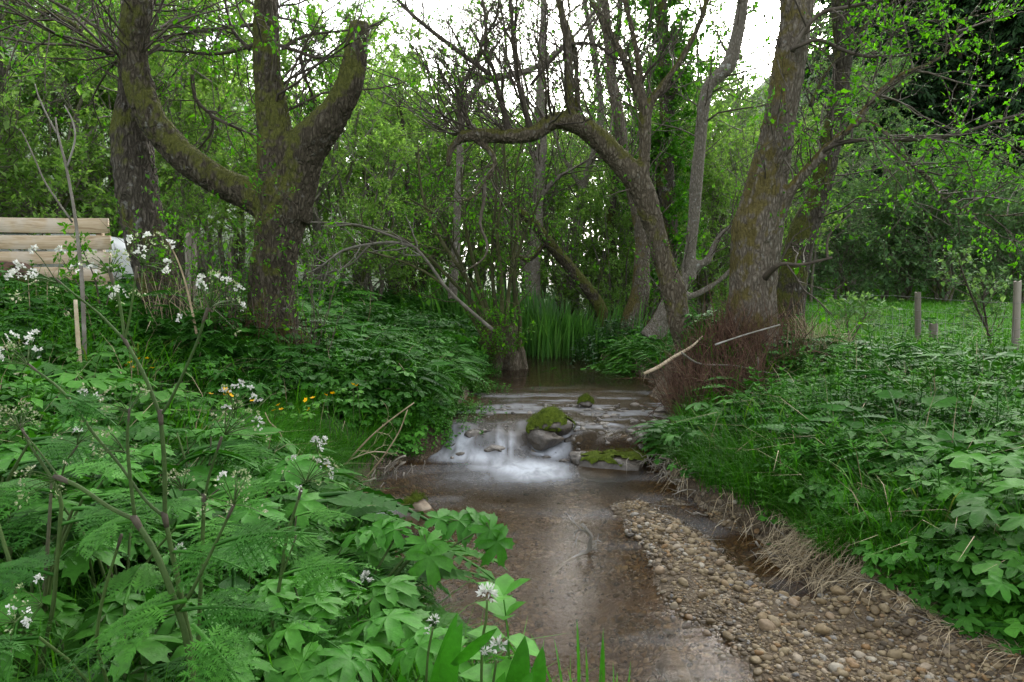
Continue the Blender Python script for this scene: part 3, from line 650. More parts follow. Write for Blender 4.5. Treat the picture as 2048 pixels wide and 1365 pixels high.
back('mossy_leaning_tree', 'thin mossy trunk leaning left across the middle of the wood beyond the reeds', 13.2, [[(1212, 670, 34), (1202, 619, 26), (1170, 572, 24), (1131, 525, 24), (1092, 479, 22), (1061, 441, 20), (1014, 408, 16), (985, 400, 9)],
     [(1095, 482, 12), (1060, 520, 10), (1040, 515, 8), (1022, 512, 7), (1015, 530, 5)]], B_left, 22, 22, .9, t0=.2)
back('grey_tree', 'straight grey trunk dividing into side limbs in the middle distance behind the reeds', 16, [[(1064, 640, 46), (1065, 600, 34), (1066, 520, 30), (1074, 459, 26), (1076, 390, 22), (1084, 290, 20), (1080, 200, 18), (1085, 80, 15), (1090, -60, 12)],
     [(1062, 560, 18), (1045, 520, 15), (1030, 480, 11), (1010, 440, 8), (990, 380, 6)], [(1078, 400, 12), (1110, 360, 10), (1160, 330, 7), (1220, 300, 5)], [(1078, 330, 10), (1050, 280, 9), (1010, 230, 7), (960, 200, 6)]], B_pale, 23, 34, 1.5, leaf=2.5, t0=.25)
back('multistem_tree', 'several dark stems rising together from one base beyond the left bank crest', 16, [[(792, 640, 34), (785, 590, 16), (775, 530, 14), (765, 470, 12), (740, 400, 10), (720, 300, 8)], [(794, 640, 30), (795, 590, 18), (800, 520, 16), (805, 440, 13), (815, 340, 10), (800, 200, 8)],
     [(800, 640, 24), (812, 580, 12), (830, 520, 10), (860, 440, 8), (880, 340, 6)]], B_dark, 24, 34, 1.2, leaf=6, t0=.1)
back('bushy_dark_tree', 'low dark forked tree behind the left bank crest, nearer the stump by the pool', 15, [[(838, 650, 30), (835, 600, 20), (848, 560, 16), (865, 520, 13), (900, 470, 10), (925, 420, 8)], [(836, 640, 24), (826, 570, 12), (822, 500, 10), (830, 420, 8)]], B_dark, 25, 34, 1.1, leaf=6, t0=.1)
back('ivy_tree', 'dark ivy-covered trunk right of the arching trunk with dense green leaves', 15, [[(1345, 660, 60), (1340, 560, 44), (1336, 450, 40), (1330, 330, 36), (1335, 200, 30), (1325, 80, 24), (1320, -80, 20)]], B_dark, 26, 120, .9, leaf=23.8, size=.07, lm='treedark', t0=.05)
back('slender_grey_tree', 'slender grey trunk rising to the sky between the shoots of the arching trunk', 18, [[(1150, 640, 24), (1148, 520, 18), (1160, 400, 16), (1200, 250, 14), (1190, 120, 13), (1160, -40, 11)], [(1165, 380, 9), (1120, 300, 8), (1095, 200, 6), (1080, 120, 5)]], B_pale, 27, 34, 1.6, leaf=2, t0=.2)
back('curved_grey_tree', 'pale grey stem sweeping up right above the horizontal limb', 12, [[(905, 600, 22), (912, 480, 18), (918, 360, 16), (922, 250, 15), (938, 200, 15), (965, 165, 14), (1010, 152, 13), (1060, 140, 13), (1110, 108, 12), (1160, 60, 10), (1195, 10, 8), (1220, -60, 7)]], B_pale, 28, 26, 1.1, leaf=1.2, t0=.2)
back('stream_bend_tree', 'dark straight trunk at the stream bend right of the reeds', 17, [[(1225, 660, 30), (1228, 560, 20), (1222, 440, 17), (1238, 300, 15), (1225, 160, 14), (1240, 20, 12), (1230, -80, 10)]], B_dark, 29, 60, 1.2, leaf=7, t0=.15, size=.06)

# coppiced stump by the pool
D = 10.6
root = thing('coppice_stump', 'cut alder stump at the pool edge sprouting a fan of thin stems', 'tree stump', P(1005, 725, D))
lim = [tr([(955+k*18, 755, 30), (966+k*14, 705, 30), (980+k*9, 650, 20)], D+.15*(k % 2)) for k in range(6)]
o = skinmesh('stump', lim, B_arch, .02, .014, smooth_it=3); keep(o, root)
g = Grow(31)
fan = [[(985, 690, 12), (955, 620, 9), (905, 565, 8), (860, 520, 8), (815, 482, 7), (760, 462, 6), (700, 448, 5), (640, 446, 3)], [(990, 690, 12), (960, 600, 9), (920, 540, 8), (880, 480, 8), (850, 420, 7), (835, 350, 5), (830, 280, 3)],
       [(995, 680, 11), (965, 590, 9), (940, 500, 8), (925, 420, 6), (920, 330, 4)], [(1000, 680, 11), (985, 560, 8), (985, 470, 7), (992, 380, 6), (988, 280, 4)], [(1005, 680, 11), (1003, 560, 8), (995, 460, 7), (1010, 360, 6), (1005, 250, 4)],
       [(1010, 680, 11), (1020, 560, 8), (1035, 460, 7), (1030, 360, 5), (1050, 250, 4)], [(1020, 690, 11), (1030, 600, 8), (1022, 520, 7), (1025, 430, 6), (1015, 330, 4)], [(990, 690, 10), (945, 630, 8), (935, 560, 7), (900, 480, 6), (870, 430, 5), (820, 400, 3)],
       [(1035, 700, 12), (1040, 640, 8), (1028, 560, 7), (1045, 480, 5), (1080, 400, 3)], [(980, 700, 9), (925, 610, 7), (850, 545, 6), (760, 510, 5), (690, 500, 4), (620, 530, 3)]]
for q in fan:
    q = tr(q, D); q[0][:, 1] += np.linspace(0, g.r.uniform(-.6, .6), len(q[0])); g.tb.add(*q, K=18, sides=6); g.along(*q, 16, .6, lvl=1, t0=.2, upb=.2, leaf=4.5, kids=3)
for k in range(60):
    q = P(g.r.uniform(955, 1050), g.r.uniform(650, 740), D-.25); g.twig(q, (g.r.normal(0, .5), -.3, .6), g.r.uniform(.2, .5), .005, 1, kids=3, leaf=5)
g.finish(root, M_mosst, G_['tree'], size=.042)
# pale lichen branch reaching left over the bank
root = thing('lichen_branch', 'grey lichened bough reaching left over the green bank from the pool stump', 'branch', P(950, 640, 9.6))
g = Grow(32)
for q in ([(985, 660, 8), (900, 585, 7), (860, 530, 6), (825, 492, 6), (770, 468, 5), (715, 450, 4), (660, 446, 3), (612, 445, 3)], [(825, 492, 8), (780, 485, 6), (720, 492, 5), (680, 505, 5), (640, 535, 4), (600, 552, 2)], [(740, 490, 5), (700, 530, 4), (650, 548, 3), (630, 560, 2)]):
    q = tr(q, 9.6); g.tb.add(*q, K=18, sides=6); g.along(*q, 14, .55, lvl=1, t0=.3, upb=.05, leaf=3)
g.finish(root, M_twigl, G_['tree'], size=.04)

# ------------------------------------------------------------------ generic trees for the wood behind
def gen_tree(name, seed, h=7, r=.13, first=.15, nb=26, bl=2.2, leaf=5, lmat='far', size=.07, stems=1, up=.1, bmat=None, lvl=2, kids=4, droop=0.):
    root = thing(name, 'x', 'tree', (0, 0, 0)); g = Grow(seed); R = g.r
    for s_ in range(stems):
        a = R.uniform(0, 6.28); ln = .05 if stems == 1 else .28
        top = np.array([math.cos(a)*ln*h*.6, math.sin(a)*ln*h*.6, h*(R.uniform(.8, 1.05) if stems > 1 else 1)])
        pts = [np.array([R.normal(0, .12*(stems > 1)), R.normal(0, .12*(stems > 1)), -.4])]
        for k in range(1, 6): pts.append(top*(k/5)**1.1 + np.array([R.normal(0, .025*h), R.normal(0, .025*h), 0]))
        rr = np.array([r*1.35, r, r*.8, r*.6, r*.4, r*.12])*(1 if stems == 1 else .6)
        tt = Tubes(); tt.add(np.array(pts), rr, K=18, sides=8, rnd=.5); mm = MB(); tt.into(mm)
        mm.build('trunk', bmat or B_far, root, smooth=True)
        q = resample(np.array(pts), 30)
        for k in range(nb//stems if stems > 1 else nb):
            t = first + (1-first)*R.random()**.8; i = min(int(t*29), 28); dz = nrm(q[i+1]-q[i]); a = R.uniform(0, 6.28)
            d = nrm(np.array([math.cos(a), math.sin(a), .35-droop]) + dz*.4)
            L = bl*(1-.6*abs(t-.35))*R.uniform(.6, 1.1)
            g.twig(q[i], d, L, min(.022, r*.2), lvl, wob=.22, up=up-droop, kids=kids, leaf=leaf, spread=.95)
    g.finish(root, M_twigfar, G_[lmat], size=size, world=False, names=('branches', 'crown'))
    return root
def gen_conifer(name, seed, h=16):
    root = thing(name, 'x', 'tree', (0, 0, 0)); R = np.random.default_rng(seed); tt = Tubes()
    tt.add(np.array([[0, 0, -.5], [0, 0, h*.5], [0, 0, h]]), [.28, .16, .02], K=10, sides=8, rnd=.4); mm = MB(); tt.into(mm); mm.build('trunk', B_dark, root, True)
    tb = Tubes(); pp = []; dd = []; z = .3
    while z < h*.99:
        for k in range(6):
            a = R.uniform(0, 6.28); L = (1-z/h)**.8*3.1*R.uniform(.75, 1.1) + .15; d = np.array([math.cos(a), math.sin(a), 0])
            pts = np.array([[0, 0, z], [0, 0, z] + d*L*.5 + [0, 0, -.05*L], [0, 0, z] + d*L + [0, 0, -.28*L]])
            tb.add(pts, [.03, .008], K=5, sides=3)
            q = resample(pts, 12); side = np.array([-d[1], d[0], 0])
            for j in range(2, 12):
                for s_ in (-1, 1, 0, 0):
                    pp.append(q[j] + R.normal(0, .06, 3)); dd.append(nrm(d*.5 + side*s_*R.uniform(.4, 1) + [0, 0, R.uniform(-1.1, -.2)]))
        z += R.uniform(.28, .42)*(1 if z < h*.7 else .8)
    m = MB(); tb.into(m, cap=False); m.build('branches', M_twig, root)
    p = np.array(pp); d = np.array(dd); N = len(p); M = frames(d, nrm(R.normal(0, .6, (N, 3)) + [0, 0, 1]))
    sc = R.uniform(.25, .55, N); Ms = M*np.stack([sc*.55, sc, sc], -1)[:, None, :]
    m = MB(); inst(m, LEAF, p, Ms, R.random(N)); m.build('crown', G_['conifer'], root); return root
protos = {
 'tall': gen_tree('alder_tree', 101, h=9, r=.14, nb=34, bl=2.3, leaf=8.5, size=.085, first=.2),
 'tall2': gen_tree('ash_tree', 102, h=10, r=.16, nb=36, bl=2.6, leaf=6.8, size=.09, first=.12),
 'shrub': gen_tree('hazel_shrub', 103, h=3.6, r=.07, nb=40, bl=1.4, leaf=18, size=.060, stems=6, first=.05),
 'shrub2': gen_tree('hazel_shrub', 104, h=4.6, r=.08, nb=44, bl=1.6, leaf=18, size=.068, stems=5, first=.05),
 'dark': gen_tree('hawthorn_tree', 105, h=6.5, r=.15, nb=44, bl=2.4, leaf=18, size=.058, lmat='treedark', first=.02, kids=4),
 'sparse': gen_tree('young_alder', 106, h=8.5, r=.09, nb=30, bl=1.7, leaf=2.72, size=.07, first=.2),
 'pale': gen_tree('willow_shrub', 107, h=5.0, r=.10, nb=64, bl=2.1, leaf=11, size=.12, stems=5, lmat='pale', first=.02, kids=4),
 'birch': gen_tree('birch_tree', 108, h=12, r=.13, nb=60, bl=2.2, leaf=8, size=.13, lmat='pale', first=.12, droop=.25, bmat=B_pale),
 'airy': gen_tree('young_ash', 111, h=11, r=.055, nb=46, bl=2.2, leaf=5, lmat='pale', size=.07, first=.15, kids=5),
 'con': gen_conifer('spruce_tree', 109), 'con2': gen_conifer('spruce_tree', 110, 19),
}
used_ = set()
R0 = np.random.default_rng(55)
def put(kind, px, d, label, group, sc=1., x=None):
    x = (px-1024)/F*d if x is None else x
    z = float(H(x, d)) - .05
    pr = protos[kind]; s = sc*R0.uniform(.92, 1.08)
    if kind not in used_:
        used_.add(kind); pr.location = (x, d, z); pr.rotation_euler = (0, 0, R0.uniform(0, 6.28)); pr.scale = (s,)*3
        pr['label'] = label; pr['group'] = group; return pr
    return copy_tree(pr, (x, d, z), R0.uniform(0, 6.28), s, label, group)
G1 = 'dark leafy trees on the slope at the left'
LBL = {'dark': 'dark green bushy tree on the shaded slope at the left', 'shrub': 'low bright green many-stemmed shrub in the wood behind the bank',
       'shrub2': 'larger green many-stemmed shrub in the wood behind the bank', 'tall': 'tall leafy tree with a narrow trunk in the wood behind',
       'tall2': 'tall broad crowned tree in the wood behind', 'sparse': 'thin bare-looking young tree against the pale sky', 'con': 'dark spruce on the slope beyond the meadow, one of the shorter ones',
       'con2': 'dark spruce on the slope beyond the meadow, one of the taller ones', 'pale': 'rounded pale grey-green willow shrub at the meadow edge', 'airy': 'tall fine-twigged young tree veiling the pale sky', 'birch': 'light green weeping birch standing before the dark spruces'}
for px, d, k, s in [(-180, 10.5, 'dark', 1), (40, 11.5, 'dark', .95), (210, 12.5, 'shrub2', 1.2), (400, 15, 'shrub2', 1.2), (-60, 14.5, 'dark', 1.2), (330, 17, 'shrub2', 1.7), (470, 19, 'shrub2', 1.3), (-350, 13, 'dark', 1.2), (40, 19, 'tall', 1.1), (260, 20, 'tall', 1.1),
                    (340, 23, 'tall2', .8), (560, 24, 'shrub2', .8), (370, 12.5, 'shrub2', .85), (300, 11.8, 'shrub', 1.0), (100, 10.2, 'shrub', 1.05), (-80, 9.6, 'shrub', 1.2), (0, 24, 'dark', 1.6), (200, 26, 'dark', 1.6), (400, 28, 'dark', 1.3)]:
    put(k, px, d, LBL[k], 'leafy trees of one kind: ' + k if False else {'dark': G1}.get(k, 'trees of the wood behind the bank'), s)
for px, d, k, s in [(850, 18.5, 'shrub2', 1.1), (1130, 17, 'shrub', 1.), (1060, 19, 'shrub2', .9), (1230, 16, 'shrub', .9), (660, 15, 'shrub2', 1.1), (720, 18, 'shrub2', 1.2), (610, 18, 'shrub2', .9), (740, 13.2, 'shrub', 1.), (930, 18, 'shrub', 1.), (1010, 22, 'shrub2', 1.1), (960, 27, 'shrub2', 1.3), (1120, 22, 'shrub2', 1.1), (1190, 19, 'shrub', 1.2),
                    (800, 26, 'shrub2', 1.6), (1080, 32, 'shrub2', 1.6), (1290, 19, 'tall', .9), (1340, 22, 'tall2', .95), (1420, 20, 'tall', .85), (1560, 21, 'shrub2', 1.2), (1300, 17, 'shrub2', 1.), (1460, 18, 'shrub2', 1.1), (880, 22, 'shrub2', 1.4),
                    (1250, 30, 'shrub2', 1.8), (1400, 30, 'shrub2', 1.8), (950, 23, 'sparse', 1.2), (820, 24, 'airy', 1.), (960, 28, 'airy', 1.1), (1060, 25, 'airy', 1.1), (1180, 27, 'airy', 1.1), (1450, 27, 'airy', 1.), (1530, 30, 'airy', 1.15), (1620, 29, 'airy', 1.), (740, 28, 'airy', 1.), (1340, 31, 'airy', 1.2), (1010, 21, 'airy', 1.2), (1240, 21, 'airy', 1.2), (1400, 23, 'airy', 1.2),
                    (1410, 17, 'shrub', 1.1), (1320, 26, 'shrub2', 1.5), (750, 34, 'shrub2', 1.9), (910, 38, 'shrub2', 2.), (1030, 40, 'shrub2', 2.), (1130, 42, 'shrub2', 2.), (1200, 44, 'shrub2', 2.1), (850, 44, 'shrub2', 2.), (650, 38, 'shrub2', 1.4), (550, 34, 'shrub2', 1.4), (620, 44, 'shrub2', 1.5), (1300, 44, 'shrub2', 2.4), (1400, 42, 'shrub2', 2.3), (1500, 42, 'shrub2', 2.2)]:
    put(k, px, d, LBL[k], 'trees of the wood behind the bank', s)
for px, d, k, s in [(1760, 33, 'birch', .95), (1700, 37, 'birch', .8), (1600, 34, 'pale', 1.1), (1680, 31, 'pale', .9), (1800, 31, 'pale', 1.0), (1880, 29, 'pale', 1.2), (1970, 32, 'pale', 1.2), (2040, 28, 'pale', .9), (2130, 31, 'pale', 1.2), (1540, 32, 'pale', 1.2)]:
    put(k, px, d, LBL[k], 'pale shrubs and birches edging the meadow', s)
for i, (px, d, s) in enumerate([(1690, 44, 1.), (1770, 41, 1.1), (1830, 43, 1.15), (1890, 40, 1.1), (1950, 41, 1.2), (2010, 38, 1.1), (2060, 40, 1.2), (2110, 37, 1.15), (1740, 50, 1.3), (1800, 49, 1.2), (1860, 48, 1.3), (1930, 49, 1.3), (1990, 46, 1.3), (2050, 46, 1.3), (2180, 42, 1.3), (2260, 38, 1.2), (1650, 52, 1.3), (2200, 52, 1.4), (2330, 45, 1.3), (1710, 60, 1.3), (1900, 60, 1.4), (2100, 60, 1.4)]):
    put('con2' if i % 3 == 1 else 'con', px, d, LBL['con2' if i % 3 == 1 else 'con'], 'dark spruces on the slope beyond the meadow', s)
#PART3
# ------------------------------------------------------------------ leaf and plant templates
def lobed(n=5, A=2.3, depth=.45, serr=.06, M=61, rings=(.35, .7, 1.), droop=.22, fold=.09, asp=1.0, seed=0):
    th = np.linspace(-A, A, M); ph = np.pi*n*th/(2*A)
    lobe = 1-np.abs(2*(np.abs(ph/np.pi) % 1)-0)**1.3*0 - (1-np.abs(np.cos(ph))**.9)
    env = .52 + .48*np.cos(th/A*1.35)**1.0
    env = np.maximum(env, .28)
    r = env*(1 - depth*(1-lobe))
    saw = (np.arange(M) % 3 == 0)*1. - .5
    rr = np.random.default_rng(seed); r = r*(1 + serr*saw*1.6 + rr.normal(0, .02, M))
    V = [[0, 0, 0]]
    for t in rings:
        rt = r*t if t == rings[-1] else env*(1-depth*(1-lobe)*t)*t
        x = rt*np.sin(th)*asp; y = rt*np.cos(th) + .0
        z = -droop*(x*x*1.3 + np.maximum(y, 0)**2*.8) + fold*(1-lobe)*t*(1-.2*t) - .0
        V += list(np.stack([x, y, z], -1))
    V = np.array(V); T = [[0, 1+j+1, 1+j] for j in range(M-1)]; Q = []
    for k in range(len(rings)-1):
        a = 1+k*M; b = a+M
        Q += [[a+j, a+j+1, b+j+1, b+j] for j in range(M-1)]
    V[:, 1] -= 0; return (V, np.array(Q) if Q else E4, np.array(T))
LOB = [lobed(5, 2.3, .62, serr=.10, seed=1), lobed(5, 2.4, .60, serr=.10, seed=2, droop=.3), lobed(3, 1.9, .55, serr=.10, seed=3, droop=.15)]
LOBL = [lobed(5, 2.3, .45, M=21, rings=(.55, 1.), serr=.1, seed=4), lobed(3, 2.0, .5, M=16, rings=(.55, 1.), serr=.12, seed=5)]
def place(m, tpl, pos, d, up, sc, rnd=.5, wx_=1.):
    Fm = frames(np.array([d], float), np.array([up], float))*sc; Fm[:, :, 0] *= wx_
    inst(m, tpl, np.array([pos], float), Fm, np.array([rnd]))
def pinna(m, p, d, up, L, n, lf, R, rnd, curl=-.3, asp=1.35, tip=True):
    """one feather of toothed leaflets along d"""
    d = nrm(d); side = nrm(np.cross(d, up)); upv = np.cross(side, d)
    pos = []; dd = []; sc = []
    for i in range(n):
        t = (i+.6)/n; q = np.array(p) + d*L*t + upv*curl*L*t*t
        s = lf*(1.02-t)**.7*L
        for sg in (-1, 1):
            pos.append(q); dd.append(nrm(side*sg*.85 + d*.62 + upv*R.uniform(-.15, .1))); sc.append(s*R.uniform(.85, 1.1))
    pos.append(np.array(p) + d*L*.86 + upv*curl*L*.74); dd.append(d + upv*curl*1.5); sc.append(L*.3)
    pos = np.array(pos); N = len(pos); M_ = frames(np.array(dd), np.repeat([upv], N, 0))*np.array(sc)[:, None, None]
    M_[:, :, 0] *= asp
    inst(m, JAG, pos, M_, np.full(N, rnd) + R.normal(0, .10, N))
    # rib
    q = np.array([np.array(p) + d*L*t + upv*(curl*L*t*t - .002) for t in (0, .5, 1)]); w_ = side*.0035*max(L*5, .3)
    V_ = np.concatenate([q-w_, q+w_]); m.add(V_, [[0, 1, 4, 3], [1, 2, 5, 4]], rnd=rnd)
def frond(m, p, d, up, L, R, pairs=6, sub=5, rnd=.5, curl=-.35):
    d = nrm(d); side = nrm(np.cross(d, up)); upv = np.cross(side, d)
    pts = [np.array(p) + d*L*t + upv*curl*L*t*t for t in np.linspace(0, 1, 7)]
    t_ = Tubes(); t_.add(pts, [.008*L/.3, .002], K=7, sides=3, rnd=rnd); t_.into(m, cap=False)
    for i in range(pairs):
        t = .22 + .72*i/pairs; q = np.array(p) + d*L*t + upv*curl*L*t*t; l = L*.56*(1.03-t)**.8
        dl = nrm(d + upv*2*curl*t)
        for sg in (-1, 1):
            if sub > 0: pinna(m, q, dl*.55 + side*sg + upv*R.uniform(-.15, .1), upv, l, sub, .42, R, rnd)
            else:
                place(m, LEAF, q, dl*.55 + side*sg, upv, l*.8, rnd, 1.0)
    if sub > 0: pinna(m, pts[-1] - d*L*.02, d + upv*2*curl, upv, L*.22, 4, .34, R, rnd)
    else: place(m, LEAF, pts[-2], d + upv*2*curl, upv, L*.3, rnd, 1.1)
RT = np.random.default_rng(77)
def tpl_frondplant(pairs, sub, n=5, h=.3, fl=.26):
    t = Tpl(); R = RT
    for k in range(n):
        a = k*2*math.pi/n + R.uniform(-.3, .3); d = np.array([math.cos(a), math.sin(a), 0]); hh = h*R.uniform(.5, 1)
        tb = Tubes(); tp = d*.12 + [0, 0, hh]; tb.add([np.zeros(3), d*.04 + [0, 0, hh*.6], tp], [.004, .003], K=4, sides=3, rnd=.6); tb.into(t.m, cap=False)
        frond(t.m, tp, d + [0, 0, .35], [0, 0, 1], fl*R.uniform(.8, 1.1), R, pairs, sub, R.uniform(.3, .7), curl=-.5)
    return t.done()
def tpl_elder(n=6, h=.22, lt=OVAL, s=.075, lobes=False):
    t = Tpl(); R = RT
    for k in range(n):
        a = k*2*math.pi/n + R.uniform(-.4, .4); d = np.array([math.cos(a), math.sin(a), 0]); hh = h*R.uniform(.6, 1.1); tp = d*h*R.uniform(.3, .75) + [0, 0, hh]
        tb = Tubes(); tb.add([np.zeros(3), tp*.6 + [0, 0, hh*.15], tp], [.003, .002], K=3, sides=3, rnd=.5); tb.into(t.m, cap=False)
        if lobes: place(t.m, LOBL[k % 2], tp, d + [0, 0, R.uniform(-.4, .1)], nrm(d*.3 + [0, 0, 1]), s*1.25*R.uniform(.8, 1.2), R.uniform(.2, .8))
        else:
            for b in (-1.15, 0, 1.15):
                dd = np.array([math.cos(a+b), math.sin(a+b), R.uniform(-.35, 0)])
                place(t.m, lt, tp, dd, [0, 0, 1], s*R.uniform(.8, 1.15), R.uniform(.2, .8))
    return t.done()
def tpl_nettle(h=.45, tiers=7, s=.085, lt=LEAF, asp=1.):
    t = Tpl(); R = RT; tb = Tubes(); lean = R.normal(0, .1, 2); top = np.array([lean[0]*h, lean[1]*h, h])
    tb.add([np.zeros(3), top*.5 + [.01, 0, 0], top], [.004, .002], K=4, sides=3, rnd=.4); tb.into(t.m, cap=False)
    for i in range(tiers):
        f = .3 + .7*i/(tiers-1); q = top*f; a0 = i*1.57 + R.uniform(-.2, .2); nn = 2 if i < tiers-2 else 4
        for k in range(nn):
            a = a0 + k*2*math.pi/nn; sz = s*(1.25 - .6*f)*R.uniform(.8, 1.2)
            place(t.m, lt, q, [math.cos(a), math.sin(a), R.uniform(.2, .9) if i >= tiers-2 else R.uniform(-.65, .15)], [0, 0, 1], sz, R.uniform(.3, .8), asp)
    return t.done()
T_fr = [tpl_frondplant(7, 0, 6, .16, .15) for _ in range(3)]; T_frd = [tpl_frondplant(6, 5, 5) for _ in range(2)]
T_el = [tpl_elder(8, .14, s=.040) for _ in range(3)]; T_lo = [tpl_elder(7, .15, lobes=True, s=.050) for _ in range(3)]
T_ne = [tpl_nettle(.28, 8, .05) for _ in range(6)]; T_lw = [tpl_nettle(.36, 9, .085, LEAF, .6) for _ in range(2)]

def scat(N, dmin, dmax, px0=-350, px1=2400, seed=0):
    R = np.random.default_rng(seed); d = np.exp(R.uniform(math.log(dmin), math.log(dmax), N)); px = R.uniform(px0, px1, N)
    x = (px-1024)/F*d; return x, d, R
def norm_at(x, y):
    e = .04; gx = (H(x+e, y)-H(x-e, y))/(2*e); gy = (H(x, y+e)-H(x, y-e))/(2*e)
    return nrm(np.stack([-gx, -gy, np.ones_like(gx)], -1))
def plantM(x, y, R, sc, lean=.5):
    n = norm_at(x, y); up = nrm(n*lean + np.array([0, 0, 1.]) + R.normal(0, .17, (len(x), 3)))
    a = R.uniform(0, 6.283, len(x)); d = np.stack([np.cos(a), np.sin(a), 0*a], -1)
    X_ = nrm(np.cross(d, up)); Y_ = np.cross(up, X_)
    return np.stack([X_, Y_, up], -1)*sc[:, None, None]
HERB = [True]
def openspot(x, y):                                   # keep clear of trunks, fence planks and so on
    ok = np.hypot(x-P(545, 0, 7)[0], y-7) > .38
    ok &= np.hypot(x-2.8, y-8) > .5
    q = 1024 + F*x/np.maximum(y, .1); ok &= ~((y > 3.3) & (y < 5.8) & (q > 235) & (q < 760) & (vn(x*9, y*9, s=8) > .22) & HERB[0])
    sr_ = sides(x, y)[1]; ok &= ~((x > 1.3) & (x < 3.1) & (y > 6.05) & (y < 8.3) & (sr_ < 1.2 - .5*(y < 6.6)) & HERB[0]); ok &= ~((sr_ > -.1) & (sr_ < .62) & (y > 3.2) & (y < 5.7) & HERB[0] & (vn(x*7, y*7, s=18) > .2))
    return ok
# ---- low herbs in three kinds
def herbs(name, label, tpls, mat, N, dmax, field, thr, sizes, seed, dmin=2.2, smin=.02, left=None, hmul=1.):
    x, y, R = scat(N, dmin, dmax, seed=seed); sL, sR = sides(x, y); s = np.maximum(sL, sR)
    f = field(x, y); ok = (s > smin) & (f > thr) & openspot(x, y)
    ok &= ~((sR > 0) & (y > 8.6) & (x > 2.9) & (R.random(N) > .10))
    if left is not None: ok &= left(x, y, sL, sR)
    x, y, s = x[ok], y[ok], s[ok]; sc = R.uniform(*sizes, len(x))*(.6 + .4*sm(0, .35, s))*(1 + .02*y)
    z = H(x, y) - .02; m = MB(); k = R.integers(0, len(tpls), len(x)); sc = sc*np.exp(R.normal(0, .22, len(x))); M_ = plantM(x, y, R, sc); p = np.stack([x, y, z], -1)
    M_[:, :, 2] *= hmul
    tint = np.clip(fbm(x*.8, y*.8, s=seed) + R.normal(0, .12, len(x)), 0, 1)
    for i, t in enumerate(tpls):
        j = k == i; inst(m, t, p[j], M_[j], tint[j])
    o = m.build(name, mat); tag(o, label, 'plants', kind='stuff'); return o
herbs('ground_elder', 'low three-leaved ground cover spreading over both stream banks', T_el, G_['mid'], 26000, 20, lambda x, y: fbm(x*.9, y*.9, s=201), .47, (.75, 1.35), 201)
herbs('lobed_leaf_plants', 'broad toothed leaves massed on both banks', T_lo, G_['blue'], 22000, 18, lambda x, y: fbm(x*.8, y*.8, s=202), .51, (.7, 1.35), 202)
herbs('nettles', 'upright nettles among the bank herbs', T_ne, G_['mid'], 16000, 22, lambda x, y: fbm(x*.7, y*.7, s=203), .53, (.6, 1.1), 203, smin=.5)
herbs('feathery_plants', 'feathery leaved young plants among the bank herbs', T_fr, G_['blue'], 14000, 16, lambda x, y: fbm(x*.9, y*.9, s=204), .50, (.8, 1.4), 204, smin=.15)
herbs('broad_herbs', 'larger toothed leaves massed on the right bank', T_lo, G_['blue'], 12000, 9, lambda x, y: fbm(x*.9, y*.9, s=207), .50, (.55, 1.0), 207, left=lambda x, y, L, R_: R_ > .5)
herbs('bank_nettles', 'leafy nettle stems massed on the right bank', T_ne, G_['mid'], 12000, 9, lambda x, y: fbm(x*.9, y*.9, s=208), .45, (.7, 1.15), 208, left=lambda x, y, L, R_: R_ > .6)
# ---- grass
HERB[0] = False
def grass(name, label, N, dmin, dmax, hrange, wid, sel, seed, mat=None, tint=(0, .9), leanr=(.3, 1.1), px0=-350, px1=2400, down=0., K=4):
    x, y, R = scat(N, dmin, dmax, px0, px1, seed); sL, sR = sides(x, y); ok = sel(x, y, sL, sR, R) & openspot(x, y)
    x, y, sL, sR = x[ok], y[ok], sL[ok], sR[ok]; n = norm_at(x, y); az = np.arctan2(n[:, 1], n[:, 0]) + R.normal(0, 1.1, len(x))
    h = R.uniform(*hrange, len(x))*(.6+.8*fbm(x*1.5, y*1.5, s=seed+5)); z = H(x, y) - .01
    m = MB(); wd = wid*R.uniform(.7, 1.3, len(x))*(1 + .12*y)
    blades(m, np.stack([x, y, z], -1), h, R.uniform(*leanr, len(x)), az, wd, np.clip(R.uniform(*tint, len(x)), 0, 1), K=K, sag=down)
    o = m.build(name, mat or G_['grass']); tag(o, label, 'grass', kind='stuff'); return o
grass('grass', 'fine bright grass growing through the herbs of both banks', 190000, 1.9, 17, (.12, .34), .0045, lambda x, y, L, Rr, R: (np.maximum(L, Rr) > .05) & (fbm(x*.8, y*.8, s=301) > .36 + .14*(Rr > .5)) & ~((x > 3) & (y > 9)), 301)
grass('bank_grass', 'bright fine grass hanging over the right bank above the gravel', 42000, 3.0, 6.6, (.10, .24), .0035, lambda x, y, L, Rr, R: (Rr > .09) & (Rr < .55+.2*R.random(len(x))), 302, px0=1280, px1=2300, leanr=(.5, 1.2), tint=(.3, .92))
grass('left_bank_grass', 'long soft grass on the left bank around the yellow flowers', 40000, 3.6, 8.5, (.15, .36), .004, lambda x, y, L, Rr, R: (L > .1) & (L < 1.9) & (fbm(x*1.2, y*1.2, s=303) > .46), 303, px0=350, px1=1000, tint=(.2, .9))
grass('meadow_grass', 'lush meadow grass beyond the wire fence', 150000, 8.5, 40, (.14, .34), .009, lambda x, y, L, Rr, R: (Rr > .8), 304, px0=1150, px1=2500, mat=G_['meadow'], tint=(.1, 1.), leanr=(.2, .8))
grass('dry_grass', 'pale dead grass hanging over the edge of the right bank', 24000, 2.6, 12, (.10, .22), .0032, lambda x, y, L, Rr, R: (Rr > .0) & (Rr < .11) & (((y < 5.7) & (y > 3.5) & (vn(y*5, x*5, s=15) > .35)) | (y > 8.2)), 305, px0=1150, px1=2300, mat=M_dry, leanr=(.8, 1.5), down=1.1, tint=(.3, 1))
